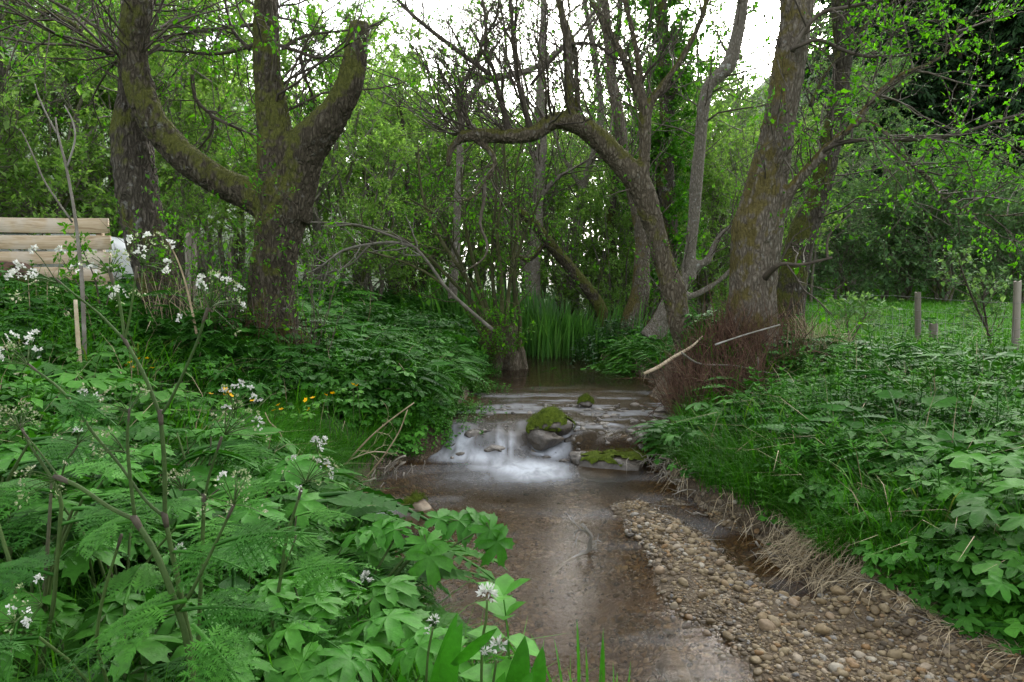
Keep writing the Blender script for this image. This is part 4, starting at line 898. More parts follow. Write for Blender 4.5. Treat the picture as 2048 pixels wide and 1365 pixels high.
grass('dead_grass_mat', 'flattened dead grass at the foot of the right bank', 16000, 2.2, 3.9, (.05, .14), .003, lambda x, y, L, Rr, R: (Rr > -.08) & (Rr < .45), 306, px0=1500, px1=2400, mat=M_dry, leanr=(1.2, 2.2), down=.5)
grass('tall_bank_grass', 'longer loose grass blades standing above the bank herbs', 26000, 2.6, 14, (.22, .5), .006, lambda x, y, L, Rr, R: (np.maximum(L, Rr) > .25) & (fbm(x*1.1, y*1.1, s=310) > .48), 310, leanr=(.3, 1.0), tint=(.2, 1.))
grass('dead_grass_stems', 'thin pale dead stems scattered through the bank herbs', 2200, 2.6, 14, (.25, .6), .0035, lambda x, y, L, Rr, R: (np.maximum(L, Rr) > .2), 311, mat=M_dry, leanr=(.1, 1.4))
# meadow weeds
x, y, R = scat(1800, 9, 32, 1300, 2450, seed=401); sL, sR = sides(x, y); ok = (sR > 1.2); x, y = x[ok], y[ok]
m = MB(); inst(m, T_ne[0], np.stack([x, y, H(x, y)], -1), plantM(x, y, R, R.uniform(.5, .95, len(x))*(1+.015*y)), R.random(len(x)))
tag(m.build('meadow_weeds', G_['pale']), 'pale leafy weeds scattered in the meadow grass', 'plants', kind='stuff')

# ------------------------------------------------------------------ stones
def rock(seed, rx, ry, rz, sub=3, rough=.18, flat=0.):
    import bmesh
    bm = bmesh.new(); bmesh.ops.create_icosphere(bm, subdivisions=sub, radius=1); v = np.array([q.co[:] for q in bm.verts]); f = np.array([[q.index for q in p.verts] for p in bm.faces]); bm.free()
    s = 1 + rough*2*(fbm(v[:, 0]*1.1+seed, v[:, 1]*1.1, v[:, 2]*1.1, o=3, s=seed) - .5)*2 + rough*.5*(fbm(v[:, 0]*4, v[:, 1]*4+seed, v[:, 2]*4, o=2, s=seed+3)-.5)
    v = v*s[:, None]
    R = np.random.default_rng(seed)
    for k in range(6):                                   # knock off flat facets
        n = nrm(R.normal(0, 1, 3)); dd = v @ n; c = R.uniform(.62, .85); v = v - np.maximum(dd-c, 0)[:, None]*n*.85
    return v*[rx, ry, rz], f
M_stone = simple('limestone_pebble', [(.2, (.12, .085, .05)), (.45, (.24, .185, .125)), (.65, (.34, .28, .20)), (.85, (.48, .43, .35))], scale=16, rough=.6, spec=.4, bump=.25)
M_rock = simple('wet_rock', [(.2, (.018, .014, .010)), (.5, (.055, .045, .033)), (.8, (.16, .135, .105))], scale=9, rough=.35, spec=.6, bump=.7, bdist=.03)
M_moss = simple('moss', [(.25, (.035, .055, .008)), (.55, (.085, .12, .012)), (.85, (.16, .20, .03))], scale=30, rough=.95, spec=.1, bump=1, bscale=90, bdist=.02)
def stonemat():
    m, n, N = newmat('gravel_stone'); L = n.links
    c = ramp(n, [(0, (.035, .024, .010)), (.2, (.080, .053, .022)), (.45, (.135, .096, .045)), (.7, (.20, .155, .085)), (.85, (.165, .090, .028)), (.93, (.28, .25, .19)), (1, (.11, .105, .10))], attr(n))
    geo = N('ShaderNodeNewGeometry'); f = noise(n, geo.outputs['Position'], 55, 5, .7)
    h = N('ShaderNodeHueSaturation'); L.new(c, h.inputs['Color']); L.new(mapr(n, f, .3, .7, .7, 1.25), h.inputs['Value'])
    sp = N('ShaderNodeSeparateXYZ'); L.new(geo.outputs['Position'], sp.inputs[0]); wet = mapr(n, sp.outputs[2], .004, .03)
    h2 = N('ShaderNodeHueSaturation'); L.new(h.outputs[0], h2.inputs['Color']); L.new(mapr(n, wet, 0, 1, .55, 1), h2.inputs['Value'])
    b = N('ShaderNodeBsdfPrincipled'); L.new(h2.outputs[0], b.inputs['Base Color']); L.new(mapr(n, wet, 0, 1, .25, .7), b.inputs['Roughness'])
    bp = N('ShaderNodeBump'); bp.inputs['Strength'].default_value = .4; bp.inputs['Distance'].default_value = .006; L.new(f, bp.inputs['Height']); L.new(bp.outputs[0], b.inputs['Normal'])
    o = N('ShaderNodeOutputMaterial'); L.new(b.outputs[0], o.inputs['Surface']); return m
MG = stonemat()
tp = []
for k in range(7):
    v, f = rock(500+k, 1, .72, .5, sub=2, rough=.16); tp.append((v, E4, f))
R = np.random.default_rng(600)
N = 60000; x = R.uniform(-1.1, 2.2, N); y = 2.3 + 3.4*R.random(N)**1.15
sL, sR = sides(x, y); b = bar(x, y); keep_ = (np.maximum(sL, sR) < .1) & (R.random(N) < np.clip(.12 + 1.5*b, 0, 1)*(.35 + .65*sm(.35, .55, fbm(x*3.5, y*3.5, s=611)))); x, y, b = x[keep_], y[keep_], b[keep_]
sz = np.exp(R.normal(math.log(.0068), .62, len(x))); sz = np.clip(sz*(.7+.7*vn(x*2.2, y*2.2, s=612)), .003, .030)
a = R.uniform(0, 6.28, len(x)); t1 = R.normal(0, .3, len(x)); up = nrm(np.stack([t1, R.normal(0, .3, len(x)), np.ones(len(x))], -1)); d = np.stack([np.cos(a), np.sin(a), 0*a], -1)
M_ = frames(d, up)*(sz*R.uniform(.85, 1.2, len(x)))[:, None, None]; z = H(x, y) + sz*.12; kk = R.integers(0, 7, len(x)); m = MB(); rr_ = R.random(len(x))
for k in range(7):
    j = kk == k; inst(m, tp[k], np.stack([x, y, z], -1)[j], M_[j], rr_[j])
tag(m.build('gravel', MG, smooth=False), 'loose tan and brown gravel on the stream bar and bed', 'gravel', kind='stuff')
R2 = np.random.default_rng(613); tb = Tubes()
for k in range(150):
    yy_ = R2.uniform(2.6, 5.); xx_ = float(np.interp(yy_, RY, RX)) - abs(R2.normal(0, .35)); zz_ = float(H(xx_, yy_)) + .012; aa = R2.uniform(0, 6.28); l_ = R2.uniform(.03, .13)
    tb.add([[xx_, yy_, zz_], [xx_+l_*.5*math.cos(aa), yy_+l_*.5*math.sin(aa), zz_+.01], [xx_+l_*math.cos(aa+.4), yy_+l_*math.sin(aa+.4), zz_+.002]], [.0022, .001], K=4, sides=3)
m = MB(); tb.into(m); tag(m.build('litter', M_twigl), 'small broken twigs and straw littering the gravel edge', 'litter', kind='stuff')
# larger cobbles, each a thing
cob = []
pb_ = R.permutation(len(x))
spots = [(1350, 1085), (1395, 1130), (1455, 1150), (1490, 1205), (1545, 1268), (1420, 1215), (1380, 1190), (1330, 1160), (1280, 1170), (1262, 1110), (1500, 1150), (1560, 1165), (1610, 1245), (1665, 1245), (1590, 1215), (1440, 1265), (1350, 1262), (1555, 1290), (1475, 1295), (1700, 1235), (1620, 1200), (1520, 1105), (1290, 1060), (1250, 1220), (1710, 1165), (1750, 1260), (1800, 1290), (1930, 1290), (1400, 1090), (1670, 1300)]
for i, (px, py) in enumerate(spots):
    d_ = 1.6*F/(py-560)*.985; xx = (px-1024)/F*d_; s = R.uniform(.024, .042)
    if i < 5:
        v, f = rock(700+i, 1, R.uniform(.65, .85), R.uniform(.5, .65), sub=3, rough=.2); mm = MB(); mm.add(v, T=f, rnd=[.3, .62, .88, .45, .74][i]); me = mm.mesh('cobble', False); me.materials.append(MG); cob.append(me)
    o = bpy.data.objects.new('cobble', cob[i % 5]); COL.objects.link(o); o.location = (xx, d_, float(H(xx, d_)) + s*.35); o.scale = (s,)*3; o.rotation_euler = (R.normal(0, .2), R.normal(0, .2), R.uniform(0, 6.28))
    tag(o, 'larger rounded cobble lying among the small gravel of the bar', 'stone', 'larger cobbles on the gravel bar')
def bigrock(name, label, px, py, d, w_, h_, dep, seed, mat=M_rock, moss=None, rough=.2, zoff=0., cat='rock'):
    c = P(px, py, d); root = thing(name, label, cat, c); v, f = rock(seed, w_/2, dep/2, h_/2, sub=4, rough=rough); m = MB(); m.add(v, T=f)
    m.build('stone', mat, root, smooth=True)
    if moss is not None:
        v2, f2 = rock(seed, w_/2*1.04, dep/2*1.04, h_/2*1.06, sub=4, rough=rough)
        n = nrm(v2/np.array([w_, dep, h_])**1); ms = fbm(v2[:, 0]*13, v2[:, 1]*13, v2[:, 2]*13, s=seed+8)
        keepv = (n[:, 2] + 2.2*(ms-.5) > moss); f2 = f2[keepv[f2].all(axis=1)]; used = np.unique(f2)
        v2 = v2 + n*(.012*np.minimum(1, np.maximum(0, n[:, 2]-moss+2.2*(ms-.5))*6) - .006)[:, None] + n*(.01*vn(v2[:, 0]*60, v2[:, 1]*60, v2[:, 2]*60))[:, None]
        mm = MB(); mm.add(v2, T=f2); R_ = np.random.default_rng(seed)
        k = R_.choice(used, min(len(used)*3, 900)); hh = R_.uniform(.012, .04, len(k))*(w_/.4)**.5; blades(mm, v2[k], hh, R_.uniform(.3, 1.2, len(k)), R_.uniform(0, 6.28, len(k)), np.full(len(k), .0035), R_.random(len(k)), K=3)
        mm.build('moss', M_moss, root)
    return root
bigrock('mossy_boulder', 'rounded boulder capped with bright green moss in the middle of the stream', 1099, 853, 6.45, .40, .30, .34, 21, moss=.0, rough=.22)
bigrock('mossy_rock', 'tiny moss-topped stone upstream of the mossy boulder', 1172, 806, 7.5, .18, .14, .16, 22, moss=.1)
bigrock('cascade_rock', 'rounded wet rock in the white water, leftmost of the cascade', 948, 871, 6.3, .20, .10, .18, 23, rough=.3)
bigrock('cascade_rock', 'pale streaked wet rock in the white water below the mossy boulder to the left', 992, 897, 6.15, .24, .10, .2, 24, rough=.3)
bigrock('cascade_rock', 'wet rock breaking the water just right of the mossy boulder', 1152, 881, 6.3, .20, .10, .18, 25, rough=.3)
bigrock('tufa_rock', 'broad dark crusted rock shelf with green moss cushions beside the white water', 1235, 934, 5.85, .66, .30, .5, 26, moss=.55, rough=.36)
bigrock('tufa_rock', 'dark crusted rock shelf between the moss cushions and the right bank', 1320, 912, 6.05, .55, .22, .5, 27, moss=1.1, rough=.38)
bigrock('flat_rock', 'flat wet rock at the edge of the white water, left of the moss cushions', 1175, 915, 5.98, .42, .13, .34, 28, rough=.34)
bigrock('rubble_rock', 'lumpy brown debris-covered rock just below the mossy boulder', 1085, 878, 6.25, .34, .2, .26, 29, moss=.9, rough=.38)
bigrock('pointed_stone', 'pointed tan stone with yellow moss standing in the stream behind the broad leaves', 834, 1026, 4.72, .27, .30, .22, 31, mat=M_stone, moss=.7, rough=.3)
bigrock('submerged_rock', 'dark smooth rock with water sliding over it at the bottom of the picture', 1350, 1345, 2.82, .17, .11, .26, 32, rough=.14)
bigrock('ripple_stone', 'low dark stone making ripples near the right bank upstream', 1330, 822, 7.1, .3, .08, .2, 33)
bigrock('small_wet_stone', 'small dark wet stone in the shallow riffle at the bottom right', 1590, 1345, 2.75, .07, .05, .06, 34)

R = np.random.default_rng(640); N = 330; x = R.uniform(-.6, 1.6, N); y = R.uniform(5.75, 7.6, N); sL, sR = sides(x, y); ok = (np.maximum(sL, sR) < .05) & ((x > .35) | (R.random(N) < .25)) & ~((x < .5) & (y < 5.95)); x, y = x[ok], y[ok]
sz = np.clip(np.exp(R.normal(math.log(.035), .45, len(x))), .015, .085); a = R.uniform(0, 6.28, len(x)); up = nrm(np.stack([R.normal(0, .25, len(x)), R.normal(0, .25, len(x)), np.ones(len(x))], -1)); M_ = frames(np.stack([np.cos(a), np.sin(a), 0*a], -1), up)*sz[:, None, None]; k = R.integers(0, 7, len(x)); m = MB()
p = np.stack([x, y, W(x, y) - sz*.28 + R.uniform(-.01, .012, len(x))], -1)
for i in range(7):
    j = k == i; inst(m, tp[i], p[j], M_[j], R.random(j.sum()))
tag(m.build('rubble', M_rock), 'small dark wet stones breaking the riffle upstream and beside the cascade', 'stones', kind='stuff')
# ------------------------------------------------------------------ wood and twigs lying about
def stickthing(name, label, cat, limbs, d, mat, K=16, sides=7, kids=0, L=.3, part='stem', seed=1):
    b = P(limbs[0][0][0], limbs[0][0][1], limbs[0][0][3] if len(limbs[0][0]) > 3 else d); root = thing(name, label, cat, b); tb = Tubes(); g = Grow(seed)
    for q in limbs: q = tr(q, d); tb.add(*q, K=K, sides=sides)
    m = MB(); tb.into(m); keep(m.build(part, mat, smooth=True), root)
    if kids:
        for q in limbs: g.along(*tr(q, d), kids, L, lvl=1, leaf=0, t0=.2, upb=0, up=-.05)
        m = MB(); g.tb.into(m); keep(m.build('twigs', mat), root)
    return root
stickthing('peeled_branch', 'pale peeled broken branch pointing down over the water from the brown shoots', 'branch', [[(1405, 672, 3), (1392, 686, 4), (1375, 699, 6), (1345, 716, 7), (1318, 734, 8), (1288, 748, 7)]], 7.5, simple('peeled_wood', [(.2, (.36, .28, .17)), (.8, (.60, .52, .38))], scale=6))
stickthing('driftwood_twig', 'crooked dark dead twig standing out of the shallow water beside the gravel', 'twig', [[(1104, 1150, 8, 3.66), (1120, 1133, 6, 3.75), (1136, 1122, 6, 3.8), (1158, 1112, 9, 3.86), (1176, 1102, 9, 3.9), (1180, 1084, 8, 3.9), (1183, 1074, 8, 3.9), (1175, 1062, 7, 3.92), (1164, 1048, 6, 3.95)], [(1176, 1064, 5, 3.92), (1160, 1060, 4, 3.95), (1148, 1066, 3, 3.95)], [(1176, 1102, 5, 3.9), (1190, 1098, 3, 3.9)]], 3.8, M_twigl, kids=3, L=.08)
stickthing('dead_twig', 'pale dead branching twig arching over the left bank edge', 'twig', [[(655, 975, 4), (690, 930, 4), (735, 880, 3.5), (775, 845, 3), (828, 806, 2.5)], [(700, 920, 3), (740, 905, 2.5), (775, 905, 2)]], 4.9, M_dry, kids=5, L=.15)
stickthing('dead_twig', 'thin pale twig leaning across the bare left bank down to the water', 'twig', [[(650, 1030, 3.5), (700, 985, 3.5), (750, 935, 3), (795, 870, 2.5), (815, 820, 2)], [(690, 1060, 3), (740, 1120, 3)]], 4.7, M_dry, kids=3, L=.12)
stickthing('dead_twig', 'curved dry stem with a curled tip rising from the left bank grass', 'twig', [[(590, 965, 3.5), (578, 930, 3), (565, 880, 3), (556, 860, 2.5), (540, 845, 2), (530, 825, 1.5)]], 4.4, M_dry)
stickthing('fallen_stick', 'long straight pale stick slanting through the right bank herbs, the upper one', 'stick', [[(1715, 1058, 5), (1780, 1044, 5), (1850, 1028, 5), (1965, 1012, 4)]], 4.15, M_dry)
stickthing('fallen_stick', 'long pale stick slanting from the water edge into the right bank herbs, the lower one', 'stick', [[(1590, 1178, 6, 3.75), (1650, 1150, 6, 3.75), (1730, 1118, 6, 3.8), (1805, 1080, 5, 3.9), (1860, 1054, 4, 4.)]], 3.8, M_root)
stickthing('fallen_stick', 'dark forked stick lying on the stones at the lower right bank', 'stick', [[(1765, 1190, 5, 3.4), (1800, 1218, 5, 3.25), (1850, 1250, 5, 3.1), (1905, 1285, 4, 2.98), (1950, 1320, 3, 2.85)], [(1797, 1215, 5, 3.25), (1805, 1260, 5, 3.1), (1812, 1315, 4, 2.9)]], 3.3, M_root, kids=4, L=.1)
stickthing('reed_stalk', 'broken pale reed stalk standing at the right edge', 'stalk', [[(2036, 1030, 5), (2040, 990, 5), (2046, 935, 5), (2052, 900, 4)]], 3.9, M_dry)
stickthing('bramble_cane', 'grey bent canes crossing in front of the brown shoots', 'twig', [[(1362, 705, 4), (1400, 728, 4), (1470, 732, 3), (1545, 748, 3)], [(1515, 715, 4), (1522, 775, 4), (1540, 830, 3)], [(1480, 760, 3), (1520, 800, 3), (1570, 860, 3)], [(1430, 690, 4), (1490, 670, 3), (1560, 650, 3)]], 7.1, M_twigl)
# tall dead stalks at the left
stickthing('bare_sapling', 'thin bare forked grey sapling rising past the wooden planks', 'sapling', [[(170, 740, 9), (168, 650, 8), (164, 560, 8), (158, 500, 7), (150, 430, 6), (133, 336, 5), (117, 273, 4), (111, 235, 3)], [(134, 336, 4), (150, 281, 3.5), (145, 242, 3), (129, 211, 2)], [(114, 268, 4), (94, 230, 3), (78, 195, 3), (70, 168, 2)], [(145, 445, 4), (94, 371, 3.5), (74, 328, 3), (51, 277, 2.5), (40, 258, 2)]], 5.2, M_twigl)
stickthing('dry_stalk', 'thick straw-coloured dry stalk broken off in front of the bare sapling', 'stalk', [[(164, 790, 9), (160, 730, 9), (155, 660, 8), (151, 600, 7)]], 4.8, M_dry)
stickthing('dry_stalk', 'long thin dry stalk leaning in front of the leaning trunk', 'stalk', [[(400, 710, 5), (390, 650, 5), (372, 570, 4), (355, 520, 3), (335, 480, 2)]], 6.1, M_dry)
# brown shoots under the big trees
def brush(name, label, px0, px1, dd, N, L, seed, mat, mound=None):
    R = np.random.default_rng(seed); b = P((px0+px1)/2, 800, dd[0]); root = thing(name, label, 'shoots', (b[0], sum(dd)/2, float(H(b[0], sum(dd)/2)))); tb = Tubes()
    for k in range(N):
        d = R.uniform(*dd); x_ = (R.uniform(px0, px1)-1024)/F*d; z_ = float(H(x_, d)); l = R.uniform(*L); a = R.normal(0, .28, 2); a[0] += -.15*(x_ < 2.3)
        p0 = np.array([x_, d, z_]); p1 = p0 + np.array([a[0]*.4, a[1]*.4-.05, 1])*l*.5; p2 = p1 + np.array([a[0]+R.normal(0, .25), a[1]+R.normal(0, .2), .9])*l*.5
        if R.random() < .3: p1 = p0 + R.normal(0, .16, 3) + [0, -.04, l*.35]; p2 = p1 + R.normal(0, .2, 3) + [0, -.05, .02]
        tb.add([p0, p1, p2], [R.uniform(.002, .007), .0015], K=5, sides=3)
        if R.random() < .5:
            tb.add([p1, p1 + np.array([R.normal(0, .5), R.normal(0, .4), R.uniform(-.3, .8)])*l*.35], [.002, .001], K=3, sides=3)
    m = MB(); tb.into(m, cap=False); keep(m.build('shoots', mat), root); return root
brush('brush_pile', 'dense red-brown thin shoots and dead twigs hanging over the water below the arching trunk', 1345, 1530, (6.5, 7.9), 1500, (.18, .52), 41, M_twigr)
brush('base_shoots', 'upright red-brown shoots crowding the base of the thickest right hand trunk', 1430, 1640, (7.2, 8.2), 260, (.2, .8), 42, M_twigr)
brush('stem_thicket', 'straw-brown dead stems standing right of the thick trunk by the fence wire', 1590, 1690, (7.6, 9), 260, (.3, .7), 43, M_dry)
brush('base_shoots', 'thin brown shoots around the foot of the forked tree', 430, 640, (6.4, 6.9), 110, (.2, .6), 44, M_twigr)
brush('base_shoots', 'thin straw-coloured shoots at the foot of the leaning trunk', 300, 440, (6.4, 6.9), 80, (.2, .7), 45, M_dry)
# roots under the right bank
def roots(name, label, c, n, L, seed, spread=(.25, .12)):
    R = np.random.default_rng(seed); root = thing(name, label, 'roots', c); g = Grow(seed)
    for k in range(n):
        p = np.array([R.normal(0, spread[0]), R.normal(0, spread[1]), R.uniform(.02, .14)])
        g.twig(p, (R.normal(-.6, .5), R.normal(-.5, .4), R.uniform(-1, .1)), L*R.uniform(.5, 1.2), R.uniform(.003, .010), 1, wob=.55, up=-.25, kids=2, leaf=0, spread=1.1, K=7)
    m = MB(); g.tb.into(m); m.build('root_strands', M_root, root); return root
roots('exposed_roots', 'fan of grey weathered roots at the corner of the right bank by the rock shelf', P(1345, 935, 5.65), 60, .26, 51, (.10, .08))
roots('exposed_roots', 'grey tangled roots under the middle of the grassy right bank edge', P(1490, 1045, 4.55), 50, .18, 52, (.14, .2))
roots('exposed_roots', 'bleached hooked roots below the leafy clump reaching into the shallow water', P(1640, 1130, 3.95), 46, .2, 53, (.16, .12))
roots('exposed_roots', 'dark thin roots on the bare left bank above the water', P(770, 945, 5.6), 34, .2, 54, (.25, .2))
roots('exposed_roots', 'thin grey roots along the right bank between the rock shelf and the grass', P(1410, 985, 5.1), 40, .2, 55, (.12, .18))

# ------------------------------------------------------------------ iris bed, tussocks
def bladeclump(name, label, cx, cy, rx, ry, N, h, wid, lean, mat, seed, cat='plant', K=5, sag=0., part=None, flop=None):
    R = np.random.default_rng(seed); x = cx + rx*R.normal(0, .5, N); y = cy + ry*R.normal(0, .5, N); z = H(x, y) - .02
    root = thing(name, label, cat, (cx, cy, float(H(cx, cy)))); m = MB(); az = np.arctan2(y-cy, x-cx) + R.normal(0, .7, N)
    blades(m, np.stack([x, y, np.maximum(z, W(x, y)-.05)], -1), R.uniform(*h, N), R.uniform(*lean, N), az, wid*R.uniform(.7, 1.3, N), R.random(N), K=K, sag=sag)
    keep(m.build('leaves', mat), root); return root
bladeclump('iris_bed', 'tall sword-shaped bright green iris leaves standing in the far pool', .75, 13.1, 1.6, .9, 900, (.6, 1.1), .036, (.05, .35), G_['iris'], 61)
bladeclump('iris_bed', 'narrower group of iris leaves left of the tall bed, behind the stump', -.55, 13.6, 1.2, .6, 300, (.5, .9), .03, (.05, .4), G_['iris'], 62)
for i, (px, py, d, N, h, wd, ln, lab) in enumerate([(1720, 850, 5.6, 170, (.25, .45), .008, (.6, 1.5), 'yellow-green arching grass tussock in the middle of the right bank'),
      (1975, 1150, 3.9, 420, (.3, .6), .006, (.7, 1.6), 'large dark fine-leaved grass tussock at the lower right'), (1960, 880, 5.2, 60, (.35, .6), .02, (.4, 1.3), 'blue-green broad-bladed tuft near the right edge'),
      (1550, 940, 5.2, 300, (.15, .3), .004, (.6, 1.4), 'soft fine grass tuft at the edge of the right bank'), (1870, 770, 7, 150, (.3, .55), .008, (.4, 1.2), 'dark green tall grass tuft before the short stump post'),
      (740, 690, 7.8, 260, (.25, .45), .006, (.7, 1.5), 'fountain-shaped grass tussock on the left bank slope'), (700, 830, 5.4, 260, (.18, .34), .005, (.4, 1.1), 'upright dark grass tuft right of the yellow flowers'),
      (1195, 705, 11.6, 60, (.1, .25), .01, (.3, 1), 'small grass tuft at the stream bend')]):
    xx = (px-1024)/F*d; bladeclump('grass_tussock', lab, xx, d, .16, .16, N, h, wd, ln, G_['grass'] if i != 2 else G_['blue'], 70+i, 'grass')
# leafy clump by the water
def clump(name, label, px, d, r, n, tpls, mat, sc, seed, cat='plant', zo=0.):
    R = np.random.default_rng(seed); cx = (px-1024)/F*d; x = cx + R.normal(0, r, n); y = d + R.normal(0, r*.7, n); root = thing(name, label, cat, (cx, d, float(H(cx, d)))); m = MB()
    k = R.integers(0, len(tpls), n); p = np.stack([x, y, H(x, y)-.02+zo], -1); M_ = plantM(x, y, R, R.uniform(*sc, n), .9)
    for i, t in enumerate(tpls):
        j = k == i; inst(m, t, p[j], M_[j], R.uniform(.3, .8, n)[j])
    keep(m.build('leaves', mat), root); return root
clump('willowherb_clump', 'dense clump of upright narrow-leaved stems leaning over the roots of the right bank', 1680, 4.2, .22, 46, T_lw, G_['mid'], (.65, 1.0), 81)
clump('lush_clump', 'bright leafy clump on the small bank point beyond the peeled branch', 1290, 10.6, .5, 150, T_el+T_fr, G_['mid'], (.9, 1.3), 82)
clump('silvery_clump', 'blue-green feathery clump at the water edge under the brown shoots', 1345, 6.0, .10, 12, T_fr, G_['blue'], (.6, .95), 83)
clump('ground_elder_clump', 'bright three-leaved plants hanging from the foot of the right bank over the stones', 1715, 3.75, .12, 12, T_el, G_['mid'], (.6, .9), 84)
clump('dark_bush', 'dark brown-green low bush between the reeds and the buttressed trunk', 1225, 11.9, .35, 70, T_ne, G_['ivy'], (1.3, 1.9), 85, 'bush')
for i, (px, d, lab) in enumerate([(950, 8.6, 'leafy herb mass hanging over the water opposite the brown shoots'), (905, 7.2, 'leafy herb mass on the left bank edge just above the cascade'), (850, 6.4, 'leafy herb mass on the left bank edge beside the white water'), (930, 10.2, 'leafy herb mass on the left bank just before the pool stump')]):
    clump('bank_herbs', lab, px, d, .28, 150, T_ne+T_el, G_['mid'], (.6, .95), 90+i)

# ------------------------------------------------------------------ hawthorn sapling by the fence
def sapling(name, label, limbs, d, seed, n=16, L=.4, size=.06, lm='pale', cat='sapling'):
    b = P(limbs[0][0][0], limbs[0][0][1], d); root = thing(name, label, cat, b); g = Grow(seed)
    for q in limbs: q = tr(q, d); g.tb.add(*q, K=14, sides=5); g.along(*q, n, L, lvl=1, t0=.25, upb=.2, leaf=6, kids=3)
    g.finish(root, M_twig, G_[lm], size=size, names=('stems', 'foliage')); return root
sapling('sapling', 'young leafy sapling with two thin stems between the fence posts', [[(1982, 715, 6), (1978, 670, 5), (1955, 620, 4), (1930, 560, 4), (1915, 515, 2)], [(1980, 700, 5), (1972, 640, 4), (1966, 600, 4), (1975, 570, 2)]], 9.4, 120, 16, .45, .06)
sapling('sapling', 'low thin pale-leaved sapling in the meadow nearer the thick trunks', [[(1700, 700, 4), (1695, 650, 3), (1690, 610, 2)], [(1700, 690, 3), (1720, 650, 3), (1735, 625, 2)]], 9.8, 121, 10, .35, .06)
sapling('sapling', 'thin leafy shoot growing in front of the wooden planks', [[(205, 640, 4), (190, 560, 3), (165, 500, 2), (150, 460, 2)], [(190, 620, 3), (150, 560, 2), (125, 520, 1.5)], [(205, 640, 3), (222, 580, 2), (240, 530, 1.5)]], 6.6, 122, 8, .16, .04, 'tree')

# ------------------------------------------------------------------ fences, planks, tank
def box(m, c, s, rz=0., rnd=.5, ry=0.):
    v = np.array([[a, b, c_] for a in (-.5, .5) for b in (-.5, .5) for c_ in (-.5, .5)])*s
    if ry: v = v @ np.array([[math.cos(ry), 0, -math.sin(ry)], [0, 1, 0], [math.sin(ry), 0, math.cos(ry)]])
    v = v @ np.array([[math.cos(rz), math.sin(rz), 0], [-math.sin(rz), math.cos(rz), 0], [0, 0, 1]]) + c
    m.add(v, [[0, 1, 3, 2], [4, 6, 7, 5], [0, 4, 5, 1], [2, 3, 7, 6], [0, 2, 6, 4], [1, 5, 7, 3]], rnd=rnd)
def plankmat():
    m, n, N = newmat('pine_plank'); L = n.links; tc = N('ShaderNodeTexCoord')
    mp = N('ShaderNodeMapping'); mp.inputs['Scale'].default_value = (.7, 4, 9); L.new(tc.outputs['Object'], mp.inputs[0])
    ad = N('ShaderNodeVectorMath', operation='ADD'); cb = N('ShaderNodeCombineXYZ'); L.new(math_(n, 'MULTIPLY', attr(n), 30), cb.inputs[0]); L.new(math_(n, 'MULTIPLY', attr(n), 17), cb.inputs[2]); L.new(mp.outputs[0], ad.inputs[0]); L.new(cb.outputs[0], ad.inputs[1])
    g = noise(n, ad.outputs[0], 3, 6, .6, 1.5); big = noise(n, tc.outputs['Object'], 3.5, 3, .5)
    c = ramp(n, [(.3, (.28, .19, .10)), (.5, (.46, .35, .22)), (.72, (.56, .46, .33))], g)
    c = mixc(n, mapr(n, big, .45, .65, 0, .45), c, (.56, .52, .46))
    vo = N('ShaderNodeTexVoronoi'); vo.inputs['Scale'].default_value = 1.1; L.new(ad.outputs[0], vo.inputs['Vector']); c = mixc(n, mapr(n, vo.outputs['Distance'], .05, .14, .8, 0), c, (.16, .08, .035))
    b = N('ShaderNodeBsdfPrincipled'); L.new(c, b.inputs['Base Color']); b.inputs['Roughness'].default_value = .7
    bp = N('ShaderNodeBump'); bp.inputs['Strength'].default_value = .3; bp.inputs['Distance'].default_value = .005; L.new(g, bp.inputs['Height']); L.new(bp.outputs[0], b.inputs['Normal'])
    o = N('ShaderNodeOutputMaterial'); L.new(b.outputs[0], o.inputs['Surface']); return m
MP = plankmat(); D = 8.8; root = thing('plank_fence', 'screen of pale new horizontal pine boards with gaps at the left edge', 'fence', P(60, 590, D))
xr = P(221, 510, D)[0]; xl = P(-190, 510, D)[0]
for i, (a0, a1, e0, e1) in enumerate([(432, 464, 437, 468), (467, 497, 471, 502), (500, 527, 504, 531), (531, 560, 535, 565), (564, 592, 569, 597)]):
    z0 = (P(0, a0, D)[2] + P(0, a1, D)[2])/2; z1 = (P(221, e0, D)[2] + P(221, e1, D)[2])/2; hh = (P(0, a0, D)[2]-P(0, a1, D)[2])*.93
    m = MB(); L_ = xr-xl; n = 24
    # board subdivided along its length with a slight warp
    R_ = np.random.default_rng(900+i); u = np.linspace(0, 1, n); zc = z0 + (z1-z0)*(u*L_ - (0-xl)*0)/L_ ; zc = zc + .004*np.sin(u*7+i); yc = D + .006*np.sin(u*5+2*i)
    V_ = []
    for k in range(n):
        for (dy, dz) in ((-.016, -hh/2+.003), (-.016, hh/2-.003), (-.013, hh/2), (.016, hh/2), (.016, -hh/2), (-.013, -hh/2)): V_.append([xl+u[k]*L_ + (.01*(i % 2) if k == n-1 else 0), yc[k]+dy, zc[k]+dz])
    Q_ = [[k*6+j, k*6+(j+1) % 6, (k+1)*6+(j+1) % 6, (k+1)*6+j] for k in range(n-1) for j in range(6)]
    e = (n-1)*6; Q_ += [[e, e+1, e+2, e+5], [e+2, e+3, e+4, e+5], [0, 5, 2, 1], [2, 5, 4, 3]]
    m.add(V_, Q_, rnd=.12+.19*i); keep(m.build('board', MP), root)
for px in (205, -60):
    m = MB(); c = P(px, 520, D+.07); box(m, [c[0], D+.055, c[2]-.15], [.07, .07, 1.15], rnd=.9); keep(m.build('post', MP), root)
